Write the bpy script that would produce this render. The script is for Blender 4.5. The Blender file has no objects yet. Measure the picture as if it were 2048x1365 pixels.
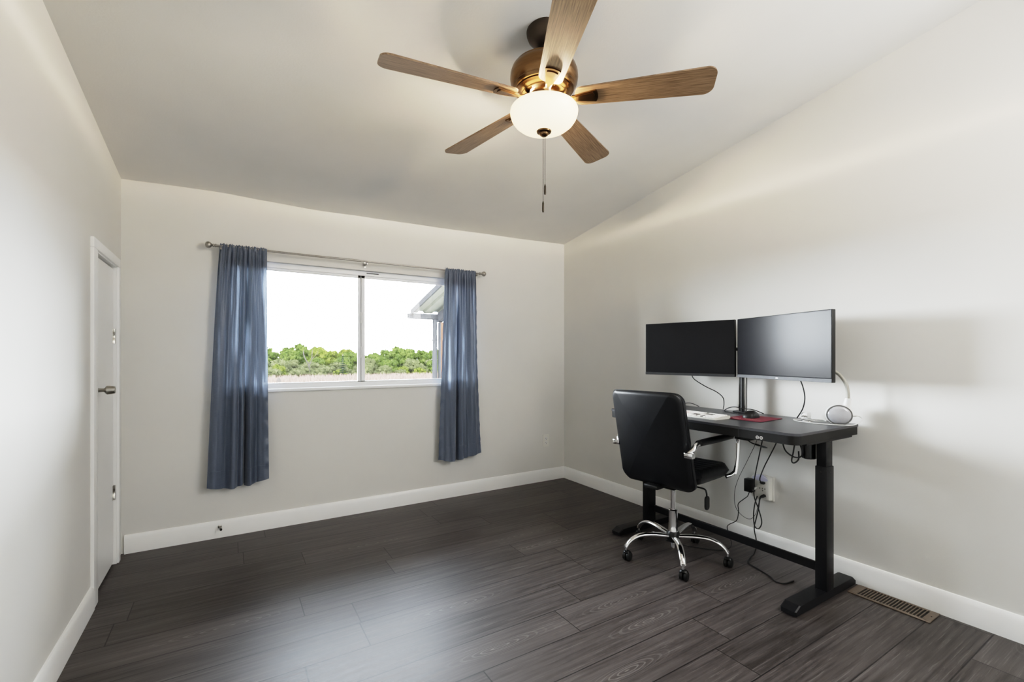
import bpy, bmesh, math, random
from math import sin, cos, pi, radians, sqrt, atan2, floor
from mathutils import Vector, Matrix
random.seed(7)
S = bpy.context.scene
COL = S.collection
V = Vector

# ------------------------------------------------------------------ materials
def nt(m):
    m.use_nodes = True
    return m.node_tree.nodes, m.node_tree.links, m.node_tree.nodes['Principled BSDF']

def mat(name, c, rough=.5, metal=0., var=.06, scale=12., bump=0., bscale=200., spec=.5, emit=None, es=0., sheen=0., aniso=None, coat=0.):
    """principled with a procedural mottling of the colour and an optional procedural bump"""
    m = bpy.data.materials.new(name)
    N, L, b = nt(m)
    tc = N.new('ShaderNodeTexCoord')
    mp = N.new('ShaderNodeMapping')
    if aniso: mp.inputs['Scale'].default_value = aniso
    L.new(tc.outputs['Object'], mp.inputs['Vector'])
    no = N.new('ShaderNodeTexNoise'); no.inputs['Scale'].default_value = scale; no.inputs['Detail'].default_value = 4
    L.new(mp.outputs['Vector'], no.inputs['Vector'])
    r = N.new('ShaderNodeValToRGB')
    r.color_ramp.elements[0].position = .3; r.color_ramp.elements[1].position = .7
    r.color_ramp.elements[0].color = (*[x*(1-var) for x in c], 1)
    r.color_ramp.elements[1].color = (*[min(1, x*(1+var)) for x in c], 1)
    L.new(no.outputs['Fac'], r.inputs['Fac'])
    L.new(r.outputs['Color'], b.inputs['Base Color'])
    b.inputs['Roughness'].default_value = rough
    b.inputs['Metallic'].default_value = metal
    b.inputs['Specular IOR Level'].default_value = spec
    b.inputs['Coat Weight'].default_value = coat
    if sheen: b.inputs['Sheen Weight'].default_value = sheen
    if emit:
        b.inputs['Emission Color'].default_value = (*emit, 1); b.inputs['Emission Strength'].default_value = es
    if bump:
        n2 = N.new('ShaderNodeTexNoise'); n2.inputs['Scale'].default_value = bscale; n2.inputs['Detail'].default_value = 3
        L.new(mp.outputs['Vector'], n2.inputs['Vector'])
        bp = N.new('ShaderNodeBump'); bp.inputs['Strength'].default_value = bump; bp.inputs['Distance'].default_value = .002
        L.new(n2.outputs['Fac'], bp.inputs['Height']); L.new(bp.outputs['Normal'], b.inputs['Normal'])
    return m

def lin(r, g, b):
    f = lambda v: (v/255/12.92) if v/255 <= .04045 else ((v/255+.055)/1.055)**2.4
    return (f(r), f(g), f(b))

M = {}
M['wall'] = mat('wall_paint', (.72, .71, .68), .7, var=.015, scale=3, bump=.12, bscale=160)
M['ceil'] = mat('ceiling_paint', (.76, .755, .735), .85, var=.02, scale=3, bump=.2, bscale=120)
M['trim'] = mat('white_trim_paint', (.90, .90, .89), .38, var=.015, scale=6)
M['door'] = mat('white_door_paint', (.86, .86, .85), .3, var=.015, scale=4)
M['vinyl'] = mat('white_vinyl', (.88, .89, .90), .35, var=.02, scale=8)
M['gasket'] = mat('grey_gasket', (.12, .125, .13), .6)
M['nickel'] = mat('satin_nickel', (.42, .40, .36), .28, 1., var=.08, scale=30, aniso=(1, 1, 8))
M['steel'] = mat('hinge_steel', (.75, .73, .68), .25, 1.)
M['chrome'] = mat('chrome', (.86, .86, .87), .07, 1., var=.01)
M['rodm'] = mat('brushed_rod', (.36, .34, .31), .35, 1., var=.1, scale=60)
M['bronze'] = mat('antique_bronze', (.20, .118, .060), .27, 1., var=.12, scale=20, aniso=(1, 1, 6))
M['bronzed'] = mat('dark_bronze', (.060, .046, .034), .4, .7, var=.12, scale=20)
M['black'] = mat('black_powder_coat', (.0066, .0066, .0077), .42, 0, var=.15, scale=60, bump=.1, bscale=600, spec=.3)
M['desk'] = mat('black_laminate', (.026, .026, .032), .36, 0, var=.15, scale=40, bump=.05, bscale=500, spec=.8)
M['deskedge'] = mat('black_desk_edge', (.007, .0065, .006), .5, 0, var=.15, scale=60, spec=.3)
M['leather'] = mat('black_leather', (.004, .0045, .006), .40, 0, var=.2, scale=30, bump=.2, bscale=260, spec=.36)
M['plastic'] = mat('black_plastic', (.007, .007, .007), .42, spec=.35, var=.15, scale=40)
M['gloss'] = mat('glossy_black_plastic', (.010, .010, .010), .16, var=.1, scale=40)
M['cable'] = mat('black_cable_rubber', (.010, .010, .010), .5, var=.1, scale=40)
M['wcable'] = mat('white_cable_rubber', (.72, .72, .70), .5, var=.03, scale=40)
M['white'] = mat('white_plastic', (.80, .80, .79), .35, var=.02, scale=20)
M['ivory'] = mat('outlet_plastic', (.78, .77, .72), .35, var=.02, scale=20)
M['lens'] = mat('frosted_lens', (.40, .40, .42), .16, var=.08, scale=20, coat=.5)
M['lensring'] = mat('grey_lens_ring', (.14, .14, .135), .3, var=.05)
M['gooseneck'] = mat('taupe_gooseneck', (.34, .33, .29), .45, var=.05, scale=40)
M['slot'] = mat('dark_slot', (.02, .02, .02), .6)
M['screenl'] = mat('matte_screen', (.005, .005, .006), .34, var=.05, spec=.22)
M['screenr'] = mat('satin_screen', (.008, .008, .010), .20, var=.05, spec=.075)
M['chinl'] = mat('dark_chin', (.022, .022, .024), .35, var=.1, scale=40)
M['chinr'] = mat('grey_chin', (.040, .042, .047), .55, .15, var=.1, scale=40)
M['logo'] = mat('silver_logo', (.75, .75, .76), .3, .3)
M['pad'] = mat('crimson_fabric', (.16, .012, .030), .7, var=.12, scale=60, bump=.3, bscale=900)
M['padedge'] = mat('black_foam', (.008, .008, .008), .8)
M['padmark'] = mat('pale_print', (.62, .36, .37), .7)
M['padmark2'] = mat('tan_print', (.55, .30, .22), .7)
M['icon'] = mat('glowing_icon_print', (.75, .75, .74), .5, emit=(1, 1, 1), es=.05)  # white print with a faint glow added, no lamp behind it
M['keyw'] = mat('white_keycap', (.78, .76, .74), .5, var=.04, scale=60)
M['keyp'] = mat('pale_pink_keycap', (.74, .58, .55), .5, var=.04, scale=60)
M['keyd'] = mat('grey_keycap', (.13, .12, .115), .5, var=.05, scale=60)
M['kbody'] = mat('keyboard_body', (.55, .54, .49), .5, var=.04, scale=60)
M['vent'] = mat('tan_vent_enamel', (.125, .095, .070), .45, .2, var=.15, scale=40, bump=.1)
M['duct'] = mat('dark_duct', (.010, .009, .008), .8)
M['violet'] = mat('violet_lens', (.58, .57, .72), .25, var=.05)
M['label'] = mat('pale_tag', (.7, .7, .68), .5)

def floor_mat():
    m = bpy.data.materials.new('oak_vinyl_planks')
    N, L, b = nt(m)
    tc = N.new('ShaderNodeTexCoord'); sx = N.new('ShaderNodeSeparateXYZ')
    L.new(tc.outputs['Object'], sx.inputs['Vector'])
    def mth(op, a, bb=None, c=None):
        n = N.new('ShaderNodeMath'); n.operation = op
        for i, v in enumerate((a, bb, c)):
            if v is None: continue
            if isinstance(v, (int, float)): n.inputs[i].default_value = v
            else: L.new(v, n.inputs[i])
        return n.outputs[0]
    def comb(x, y, z):
        n = N.new('ShaderNodeCombineXYZ')
        for i, v in enumerate((x, y, z)):
            if isinstance(v, (int, float)): n.inputs[i].default_value = v
            else: L.new(v, n.inputs[i])
        return n.outputs[0]
    def wn(v):
        n = N.new('ShaderNodeTexWhiteNoise'); n.noise_dimensions = '3D'; L.new(v, n.inputs['Vector']); return n.outputs['Value']
    X, Y = sx.outputs['X'], sx.outputs['Y']
    yr = mth('DIVIDE', mth('ADD', Y, -.03+1.9), .19)
    row = mth('FLOOR', yr); fy = mth('FRACT', yr)
    xo = mth('MULTIPLY', wn(comb(row, 3.3, 1.7)), 1.22)
    xr = mth('DIVIDE', mth('ADD', mth('ADD', X, 5.), xo), 1.22)
    pid = mth('FLOOR', xr); fx = mth('FRACT', xr)
    r1 = wn(comb(row, pid, .5)); r2 = wn(comb(pid, row, 7.5))
    # seams
    dy = mth('MINIMUM', fy, mth('SUBTRACT', 1., fy)); dx = mth('MINIMUM', fx, mth('SUBTRACT', 1., fx))
    sy = mth('LESS_THAN', dy, .0135); sxx = mth('LESS_THAN', dx, .0020)
    seam = mth('MAXIMUM', sy, sxx)
    # grain
    def noise(vec, sc, det=5, rg=.6):
        n = N.new('ShaderNodeTexNoise'); n.inputs['Scale'].default_value = sc; n.inputs['Detail'].default_value = det
        n.inputs['Roughness'].default_value = rg
        L.new(vec, n.inputs['Vector']); return n.outputs['Fac']
    off = mth('MULTIPLY', r1, 37.)
    gv = comb(mth('MULTIPLY', X, 1.1), mth('ADD', mth('MULTIPLY', Y, 26.), off), mth('MULTIPLY', r2, 20.))
    g1 = noise(gv, 2.4, 6, .65)
    fv = comb(mth('MULTIPLY', X, 2.6), mth('ADD', mth('MULTIPLY', Y, 150.), off), mth('MULTIPLY', r2, 20.))
    g2 = noise(fv, 1.6, 3, .6)
    # cathedral rings: stretched distance from a wandering heart line, only on some planks
    cx = mth('SUBTRACT', mth('MULTIPLY', fx, 1.22), mth('ADD', .2, mth('MULTIPLY', r2, .8)))
    cy = mth('MULTIPLY', mth('SUBTRACT', fy, .5), .19)
    wob = noise(comb(mth('MULTIPLY', X, 3.), mth('MULTIPLY', Y, 9.), off), 1.4, 3, .5)
    rad = mth('SQRT', mth('ADD', mth('POWER', mth('MULTIPLY', cx, .16), 2.), mth('POWER', cy, 2.)))
    rings = mth('SINE', mth('ADD', mth('MULTIPLY', rad, 820.), mth('MULTIPLY', wob, 16.)))
    rmask = mth('MULTIPLY', mth('SUBTRACT', 1., mth('SMOOTH_MIN', 1., mth('MULTIPLY', rad, 21.), .3)), mth('GREATER_THAN', r1, .55))
    rline = mth('MULTIPLY', mth('GREATER_THAN', rings, .70), mth('MAXIMUM', rmask, 0.))
    big = noise(comb(X, mth('MULTIPLY', Y, 2.), off), 1.3, 2, .5)
    t = mth('ADD', mth('MULTIPLY', g1, .80), mth('MULTIPLY', r1, .11))
    t = mth('ADD', t, mth('MULTIPLY', mth('SUBTRACT', big, .5), .25))
    rp = N.new('ShaderNodeValToRGB'); e = rp.color_ramp.elements
    e[0].position = .28; e[0].color = (.026, .0215, .020, 1)
    e[1].position = .78; e[1].color = (.112, .097, .093, 1)
    k = rp.color_ramp.elements.new(.5); k.color = (.066, .0565, .054, 1)
    L.new(t, rp.inputs['Fac'])
    # pale limed streaks
    streak = mth('MULTIPLY', mth('GREATER_THAN', g2, .61), mth('MULTIPLY', mth('GREATER_THAN', g1, .50), .55))
    pale = mth('MINIMUM', mth('ADD', mth('MULTIPLY', streak, .36), mth('MULTIPLY', rline, .42)), .8)
    mx = N.new('ShaderNodeMix'); mx.data_type = 'RGBA'
    L.new(pale, mx.inputs['Factor']); L.new(rp.outputs['Color'], mx.inputs[6]); mx.inputs[7].default_value = (.25, .23, .22, 1)
    m2 = N.new('ShaderNodeMix'); m2.data_type = 'RGBA'
    L.new(mth('MULTIPLY', seam, .9), m2.inputs['Factor']); L.new(mx.outputs[2], m2.inputs[6]); m2.inputs[7].default_value = (.010, .008, .008, 1)
    L.new(m2.outputs[2], b.inputs['Base Color'])
    L.new(mth('ADD', .37, mth('MULTIPLY', g1, .16)), b.inputs['Roughness'])
    b.inputs['Specular IOR Level'].default_value = .42
    bp = N.new('ShaderNodeBump'); bp.inputs['Strength'].default_value = .25; bp.inputs['Distance'].default_value = .001
    L.new(mth('SUBTRACT', g2, mth('MULTIPLY', seam, 1.5)), bp.inputs['Height']); L.new(bp.outputs['Normal'], b.inputs['Normal'])
    return m
M['floor'] = floor_mat()

def blade_mat():
    m = bpy.data.materials.new('fan_blade_oak')
    N, L, b = nt(m)
    tc = N.new('ShaderNodeTexCoord'); mp = N.new('ShaderNodeMapping'); mp.inputs['Scale'].default_value = (3., 95, 10)
    L.new(tc.outputs['Object'], mp.inputs['Vector'])
    n = N.new('ShaderNodeTexNoise'); n.inputs['Scale'].default_value = 3; n.inputs['Detail'].default_value = 6; n.inputs['Roughness'].default_value = .65
    L.new(mp.outputs['Vector'], n.inputs['Vector'])
    r = N.new('ShaderNodeValToRGB'); e = r.color_ramp.elements
    e[0].position = .34; e[0].color = (.10, .057, .030, 1)
    e[1].position = .66; e[1].color = (.33, .225, .14, 1)
    L.new(n.outputs['Fac'], r.inputs['Fac']); L.new(r.outputs['Color'], b.inputs['Base Color'])
    b.inputs['Roughness'].default_value = .36
    bp = N.new('ShaderNodeBump'); bp.inputs['Strength'].default_value = .15; bp.inputs['Distance'].default_value = .001
    L.new(n.outputs['Fac'], bp.inputs['Height']); L.new(bp.outputs['Normal'], b.inputs['Normal'])
    return m
M['blade'] = blade_mat()

def curtain_mat():
    m = bpy.data.materials.new('slate_blue_satin')
    N, L, b = nt(m)
    tc = N.new('ShaderNodeTexCoord'); mp = N.new('ShaderNodeMapping'); mp.inputs['Scale'].default_value = (60, 60, 900)
    L.new(tc.outputs['Object'], mp.inputs['Vector'])
    n = N.new('ShaderNodeTexNoise'); n.inputs['Scale'].default_value = 1; n.inputs['Detail'].default_value = 2
    L.new(mp.outputs['Vector'], n.inputs['Vector'])
    r = N.new('ShaderNodeValToRGB'); e = r.color_ramp.elements
    e[0].position = .3; e[0].color = (.085, .105, .150, 1); e[1].position = .7; e[1].color = (.112, .136, .188, 1)
    L.new(n.outputs['Fac'], r.inputs['Fac']); L.new(r.outputs['Color'], b.inputs['Base Color'])
    b.inputs['Roughness'].default_value = .42; b.inputs['Sheen Weight'].default_value = .25
    tr = N.new('ShaderNodeBsdfTranslucent'); tr.inputs['Color'].default_value = (.17, .21, .28, 1)
    mx = N.new('ShaderNodeMixShader'); mp2 = N.new('ShaderNodeMapping'); mp2.inputs['Scale'].default_value = (26, 0, 1.3); L.new(tc.outputs['Object'], mp2.inputs['Vector'])
    n2 = N.new('ShaderNodeTexNoise'); n2.inputs['Scale'].default_value = 1; n2.inputs['Detail'].default_value = 2; L.new(mp2.outputs['Vector'], n2.inputs['Vector'])
    mr = N.new('ShaderNodeMapRange'); mr.inputs[1].default_value = .50; mr.inputs[2].default_value = .68; mr.inputs[3].default_value = .035; mr.inputs[4].default_value = .36
    L.new(n2.outputs['Fac'], mr.inputs[0]); L.new(mr.outputs[0], mx.inputs[0])
    L.new(b.outputs[0], mx.inputs[1]); L.new(tr.outputs[0], mx.inputs[2])
    L.new(mx.outputs[0], N['Material Output'].inputs['Surface'])
    return m
M['curtain'] = curtain_mat()

def glass_mat():
    m = bpy.data.materials.new('window_glass')
    N, L, b = nt(m)
    t = N.new('ShaderNodeBsdfTransparent'); t.inputs['Color'].default_value = (.97, .98, .98, 1)
    g = N.new('ShaderNodeBsdfGlossy'); g.inputs['Roughness'].default_value = .02
    f = N.new('ShaderNodeFresnel'); f.inputs['IOR'].default_value = 1.35
    mx = N.new('ShaderNodeMixShader')
    L.new(f.outputs[0], mx.inputs[0]); L.new(t.outputs[0], mx.inputs[1]); L.new(g.outputs[0], mx.inputs[2])
    L.new(mx.outputs[0], N['Material Output'].inputs['Surface'])
    return m
M['glass'] = glass_mat()

def bowl_mat():
    m = bpy.data.materials.new('lit_frosted_glass')
    N, L, b = nt(m)
    lw = N.new('ShaderNodeLayerWeight'); lw.inputs['Blend'].default_value = .35
    r = N.new('ShaderNodeValToRGB'); e = r.color_ramp.elements
    e[0].color = (1., .86, .56, 1); e[1].color = (1., .70, .34, 1)
    L.new(lw.outputs['Facing'], r.inputs['Fac'])
    b.inputs['Base Color'].default_value = (.8, .75, .65, 1); b.inputs['Roughness'].default_value = .3
    L.new(r.outputs['Color'], b.inputs['Emission Color']); b.inputs['Emission Strength'].default_value = BOWL_E
    return m
BOWL_E = .86
M['bowl'] = bowl_mat()

def foliage_mat(name, c1, c2, tl):
    m = bpy.data.materials.new(name)
    N, L, b = nt(m)
    tc = N.new('ShaderNodeTexCoord')
    n = N.new('ShaderNodeTexNoise'); n.inputs['Scale'].default_value = 1.6; n.inputs['Detail'].default_value = 5
    L.new(tc.outputs['Object'], n.inputs['Vector'])
    r = N.new('ShaderNodeValToRGB'); e = r.color_ramp.elements
    e[0].position = .35; e[0].color = (*c1, 1); e[1].position = .65; e[1].color = (*c2, 1)
    L.new(n.outputs['Fac'], r.inputs['Fac']); L.new(r.outputs['Color'], b.inputs['Base Color'])
    b.inputs['Roughness'].default_value = .9; b.inputs['Specular IOR Level'].default_value = 0.
    t = N.new('ShaderNodeBsdfTranslucent'); t.inputs['Color'].default_value = (*tl, 1)
    mx = N.new('ShaderNodeMixShader'); mx.inputs[0].default_value = .3
    L.new(b.outputs[0], mx.inputs[1]); L.new(t.outputs[0], mx.inputs[2])
    L.new(mx.outputs[0], N['Material Output'].inputs['Surface'])
    return m
M['leafb'] = foliage_mat('yellow_green_leaves', (0.0212, 0.0291, 0.0053), (0.0476, 0.0555, 0.0119), (0.0397, 0.0502, 0.0092))
M['leafg'] = foliage_mat('mid_green_leaves', (0.0145, 0.0224, 0.0053), (0.0357, 0.0462, 0.0119), (0.0291, 0.0397, 0.0092))
M['leafs'] = foliage_mat('sage_leaves', (0.0238, 0.0270, 0.0119), (0.0449, 0.0476, 0.0224), (0.0357, 0.0409, 0.0172))
M['leafd'] = foliage_mat('dark_evergreen', (.004, .007, .004), (.011, .016, .007), (.008, .012, .005))
M['bark'] = mat('grey_bark', (0.0500, 0.0425, 0.0350), .9, var=.3, scale=8, spec=0.)
M['palebark'] = mat('pale_dead_wood', (0.0207, 0.0186, 0.0158), .9, var=.2, scale=8, spec=0.)
M['field'] = mat('dry_field', (0.0654, 0.0490, 0.0377), .95, var=.25, scale=.6, spec=0.)
M['grass'] = mat('dry_grass_blades', (0.0851, 0.0604, 0.0473), .9, var=.25, scale=.7, spec=0.)
M['tin'] = mat('galvanised_roof', (0.0660, 0.0682, 0.0550), .45, .3, var=.12, scale=5, spec=0.)
M['gutter'] = mat('weathered_gutter', (0.0110, 0.0116, 0.0127), .5, .2, var=.25, scale=9, spec=0.)
M['outw'] = mat('white_exterior_paint', (0.0161, 0.0161, 0.0167), .6, var=.06, scale=4, spec=0.)
M['cedar'] = mat('rough_cedar', (0.0340, 0.0168, 0.0104), .9, var=.35, scale=14, bump=.6, bscale=60, aniso=(0.4000, 0.4000, 0.1000), spec=0.)
M['stump'] = mat('dark_stump', (.03, .025, .022), .9, spec=0.)

# ------------------------------------------------------------------ mesh helpers
MW = {}
def newbm(): return bmesh.new()

def link(name, bm, m, parent=None, world=True, smooth=40):
    """link one bmesh as one mesh object; WORLD coordinates are moved into the root's space"""
    me = bpy.data.meshes.new(name)
    if parent is not None and world and parent.name in MW:
        bm.transform(MW[parent.name].inverted())
    bmesh.ops.recalc_face_normals(bm, faces=bm.faces[:])
    bm.to_mesh(me); bm.free()
    for q in (m if isinstance(m, (list, tuple)) else [m]): me.materials.append(q)
    if smooth:
        me.shade_smooth(); me.set_sharp_from_angle(angle=radians(smooth))
    o = bpy.data.objects.new(name, me); COL.objects.link(o)
    if parent is not None:
        o.parent = parent
        if parent.name in MW: MW[o.name] = MW[parent.name]
    return o

def tag(o, label, cat, group=None):
    o['label'] = label; o['category'] = cat
    if group: o['group'] = group
    return o

def thing(name, label, cat, loc=(0, 0, 0), rz=0., group=None):
    o = bpy.data.objects.new(name, None); COL.objects.link(o)
    o.empty_display_size = .05
    o.location = loc; o.rotation_euler = (0, 0, rz)
    MW[o.name] = Matrix.Translation(V(loc)) @ Matrix.Rotation(rz, 4, 'Z')
    return tag(o, label, cat, group)

def struct(o): o['kind'] = 'structure'; return o
def sroot(name, loc=(0, 0, 0)):
    o = bpy.data.objects.new(name, None); COL.objects.link(o); o.location = loc
    MW[o.name] = Matrix.Translation(V(loc)); o['kind'] = 'structure'; return o

def dup(o, parent=None):
    c = o.copy(); COL.objects.link(c)
    if parent is not None: c.parent = parent
    for ch in list(o.children): dup(ch, c)
    return c

def box(bm, lo, hi, bevel=0., seg=2, mi=0, mtx=None):
    lo, hi = V(lo), V(hi)
    t = bmesh.new()
    bmesh.ops.create_cube(t, size=1.)
    bmesh.ops.transform(t, matrix=Matrix.Translation((lo+hi)/2) @ Matrix.Diagonal(((hi-lo).x, (hi-lo).y, (hi-lo).z, 1)), verts=t.verts[:])
    if bevel: bmesh.ops.bevel(t, geom=t.edges[:], offset=bevel, segments=seg, profile=.5, affect='EDGES')
    if mtx is not None: t.transform(mtx)
    for f in t.faces: f.material_index = mi
    me = bpy.data.meshes.new('tmp'); t.to_mesh(me); t.free(); bm.from_mesh(me); bpy.data.meshes.remove(me)

def catmull(pts, n=8):
    P = [V(p) for p in pts]
    if len(P) < 3: return P
    out = []
    for i in range(len(P)-1):
        p0 = P[i-1] if i else P[0]*2-P[1]; p1, p2 = P[i], P[i+1]
        p3 = P[i+2] if i+2 < len(P) else P[-1]*2-P[-2]
        for k in range(n):
            t = k/n
            out.append(.5*((2*p1)+(p2-p0)*t+(2*p0-5*p1+4*p2-p3)*t*t+(3*p1-p0-3*p2+p3)*t**3))
    out.append(P[-1]); return out

def tube(bm, pts, r, seg=8, n=8, smoothp=True, flat=None, up=None, mi=0):
    """sweep a circle (or an ellipse FLAT=(a,b), a along UP x tangent) along PTS; r may be a list per control point"""
    P = catmull(pts, n) if smoothp else [V(p) for p in pts]
    m = len(P)
    if isinstance(r, (list, tuple)):
        k = len(r)-1; R = []
        for i in range(m):
            f = i/(m-1)*k; a = min(int(f), k-1); R.append(r[a]+(r[a+1]-r[a])*(f-a))
    else: R = [r]*m
    T = [(P[min(i+1, m-1)]-P[max(i-1, 0)]).normalized() for i in range(m)]
    u = V(up) if up else (V((0, 0, 1)) if abs(T[0].z) < .9 else V((1, 0, 0)))
    a = T[0].cross(u).normalized()
    rings = []
    for i in range(m):
        if up: a = T[i].cross(V(up)); a = a.normalized() if a.length > 1e-5 else V((1, 0, 0))
        else: a = (a-T[i]*a.dot(T[i])).normalized()
        b = T[i].cross(a).normalized()
        fa, fb = flat if flat else (1, 1)
        rings.append([bm.verts.new(P[i]+(a*cos(2*pi*j/seg)*fa+b*sin(2*pi*j/seg)*fb)*R[i]) for j in range(seg)])
    for i in range(m-1):
        for j in range(seg):
            f = bm.faces.new((rings[i][j], rings[i][(j+1) % seg], rings[i+1][(j+1) % seg], rings[i+1][j])); f.material_index = mi
    for rg in (rings[0][::-1], rings[-1]):
        f = bm.faces.new(rg); f.material_index = mi

def lathe(bm, prof, seg=32, mtx=None, mi=0):
    rings = []
    mtx = mtx or Matrix.Identity(4)
    for r, z in prof:
        if r < 1e-5: rings.append([bm.verts.new(mtx @ V((0, 0, z)))])
        else: rings.append([bm.verts.new(mtx @ V((r*cos(2*pi*j/seg), r*sin(2*pi*j/seg), z))) for j in range(seg)])
    for a, b in zip(rings, rings[1:]):
        for j in range(seg):
            q = [a[j % len(a)], a[(j+1) % len(a)], b[(j+1) % len(b)], b[j % len(b)]]
            q = list(dict.fromkeys(q))
            if len(q) > 2:
                f = bm.faces.new(q); f.material_index = mi
    for rg in (rings[0], rings[-1]):
        if len(rg) > 2:
            f = bm.faces.new(rg); f.material_index = mi

def axis_m(p, d):
    return Matrix.Translation(V(p)) @ V(d).normalized().to_track_quat('Z', 'Y').to_matrix().to_4x4()

def rrect(w, h, r, n=8):
    out = []
    for k, (sx, sy) in enumerate(((1, 1), (-1, 1), (-1, -1), (1, -1))):
        for i in range(n+1):
            a = pi/2*k+pi/2*i/n
            out.append((sx*(w/2-r)+r*cos(a), sy*(h/2-r)+r*sin(a)))
    return out

def loft(bm, rings, cap=True, mi=0):
    R = [[bm.verts.new(p) for p in ring] for ring in rings]
    n = len(R[0])
    for a, b in zip(R, R[1:]):
        for j in range(n):
            f = bm.faces.new((a[j], a[(j+1) % n], b[(j+1) % n], b[j])); f.material_index = mi
    if cap:
        for rg in (R[0][::-1], R[-1]):
            f = bm.faces.new(rg); f.material_index = mi

def pillow(bm, w, h, t, cr, er, bulge0=0., bulge1=0., fn=None, n=10, mi=0):
    """rounded slab in local (a,b,c): outline rounded rect w x h with corner radius cr, thickness t with rounded edges er and crowned faces"""
    o = rrect(w, h, cr, n)
    rings = []
    ks = 6
    def ring(inset, c):
        sx, sy = 1-2*inset/w, 1-2*inset/h
        return [(x*sx, y*sy, c) for x, y in o]
    inner = [.97, .85, .68, .5, .32, .15, .03]
    def face(side):
        out = []
        for s in inner:
            c = side*t/2+side*(bulge1 if side > 0 else bulge0)*(1-s*s)
            out.append([(x*s*(1-2*er/w), y*s*(1-2*er/h), c) for x, y in o])
        return out
    bot = [ring(er*(1-sin(pi/2*k/ks)), -t/2+er*(1-cos(pi/2*k/ks))) for k in range(ks+1)]
    top = [ring(er*(1-cos(pi/2*k/ks)), t/2-er*(1-sin(pi/2*k/ks))) for k in range(ks+1)]
    rings = face(-1)[::-1]+bot+top+face(1)
    fn = fn or (lambda a, b, c: (a, b, c))
    loft(bm, [[fn(*p) for p in r] for r in rings], mi=mi)

def prism(bm, outline, z0, z1, mi=0, fn=None):
    fn = fn or (lambda x, y, z: (x, y, z))
    loft(bm, [[fn(x, y, z0) for x, y in outline], [fn(x, y, z1) for x, y in outline]], mi=mi)

# ------------------------------------------------------------------ room shell (metres; camera stands at the origin, 1.2 m up)
XL, XR, YF, YN = -.557, 2.83, 3.615, -.75
WX0, WX1, WZ0, WZ1 = -.03, 1.79, .962, 1.862       # window opening
bm = newbm(); box(bm, (XL-.2, YN-.2, -.1), (XR+.2, YF+.15, 0)); struct(link('floor', bm, M['floor'], smooth=0))

ZF = [(-.8, 2.268), (-.557, 2.276), (-.3, 2.284), (-.05, 2.288), (.25, 2.277), (.55, 2.268), (.9, 2.274), (1.4, 2.280), (2.1, 2.292), (2.83, 2.308), (3.1, 2.312)]
def zfar(x):
    for (a, za), (b, zb) in zip(ZF, ZF[1:]):
        if x <= b:
            t = (x-a)/(b-a); t = t*t*(3-2*t); return za+(zb-za)*t
    return ZF[-1][1]
def zceil(x, y):
    u = (x-XL)/(XR-XL); d = YF-y
    wave = (zfar(x)-(2.276+.032*u))*math.exp(-max(d, 0)/.35)
    return 2.276+.032*u+(.126+.031*u)*d+wave
bm = newbm()
NX, NY = 40, 30
g = [[bm.verts.new((XL-.2+(XR-XL+.4)*i/NX, YN-.2+(YF-YN+.35)*j/NY, 0)) for j in range(NY+1)] for i in range(NX+1)]
for r in g:
    for v in r: v.co.z = zceil(v.co.x, v.co.y)
t = [[bm.verts.new(v.co+V((0, 0, .12))) for v in r] for r in g]
for i in range(NX):
    for j in range(NY):
        bm.faces.new((g[i][j], g[i][j+1], g[i+1][j+1], g[i+1][j])); bm.faces.new((t[i][j], t[i+1][j], t[i+1][j+1], t[i][j+1]))
for i in range(NX):
    for j in (0, NY): bm.faces.new((g[i][j], g[i+1][j], t[i+1][j], t[i][j]))
for j in range(NY):
    for i in (0, NX): bm.faces.new((g[i][j], g[i][j+1], t[i][j+1], t[i][j]))
struct(link('ceiling', bm, M['ceil'], smooth=30))

def wall_boxes(name, bl):
    bm = newbm()
    for lo, hi in bl: box(bm, lo, hi)
    return struct(link(name, bm, M['wall'], smooth=0))
def slopewall(name, x0, x1, segs):
    """segs: (y0, y1, z0, full) - the full ones reach a little into the ceiling"""
    bm = newbm()
    for y0, y1, z0, z1 in segs:
        vs = []
        for x in (x0, x1):
            top0 = z1 if z1 else zceil(x, y0)+.05
            top1 = z1 if z1 else zceil(x, y1)+.05
            vs.append([(x, y0, z0), (x, y1, z0), (x, y1, top1), (x, y0, top0)])
        loft(bm, vs)
    return struct(link(name, bm, M['wall'], smooth=0))
slopewall('wall_right', XR, XR+.12, [(YN-.15, YF+.12, -.05, None)])
DY0, DY1, DZ = 2.972, 3.464, 1.717
slopewall('wall_left', XL-.12, XL, [(YN-.15, DY0, -.05, None), (DY0, DY1, DZ, None), (DY1, YF+.12, -.05, None)])
wall_boxes('wall_far', [((XL-.12, YF, -.05), (WX0, YF+.12, 2.31)), ((WX1, YF, -.05), (XR+.12, YF+.12, 2.33)),
                        ((WX0, YF, -.05), (WX1, YF+.12, WZ0)), ((WX0, YF, WZ1), (WX1, YF+.12, 2.30))])
wall_boxes('wall_near', [((XL-.12, YN-.12, -.05), (XR+.12, YN, 2.93))])

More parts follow.
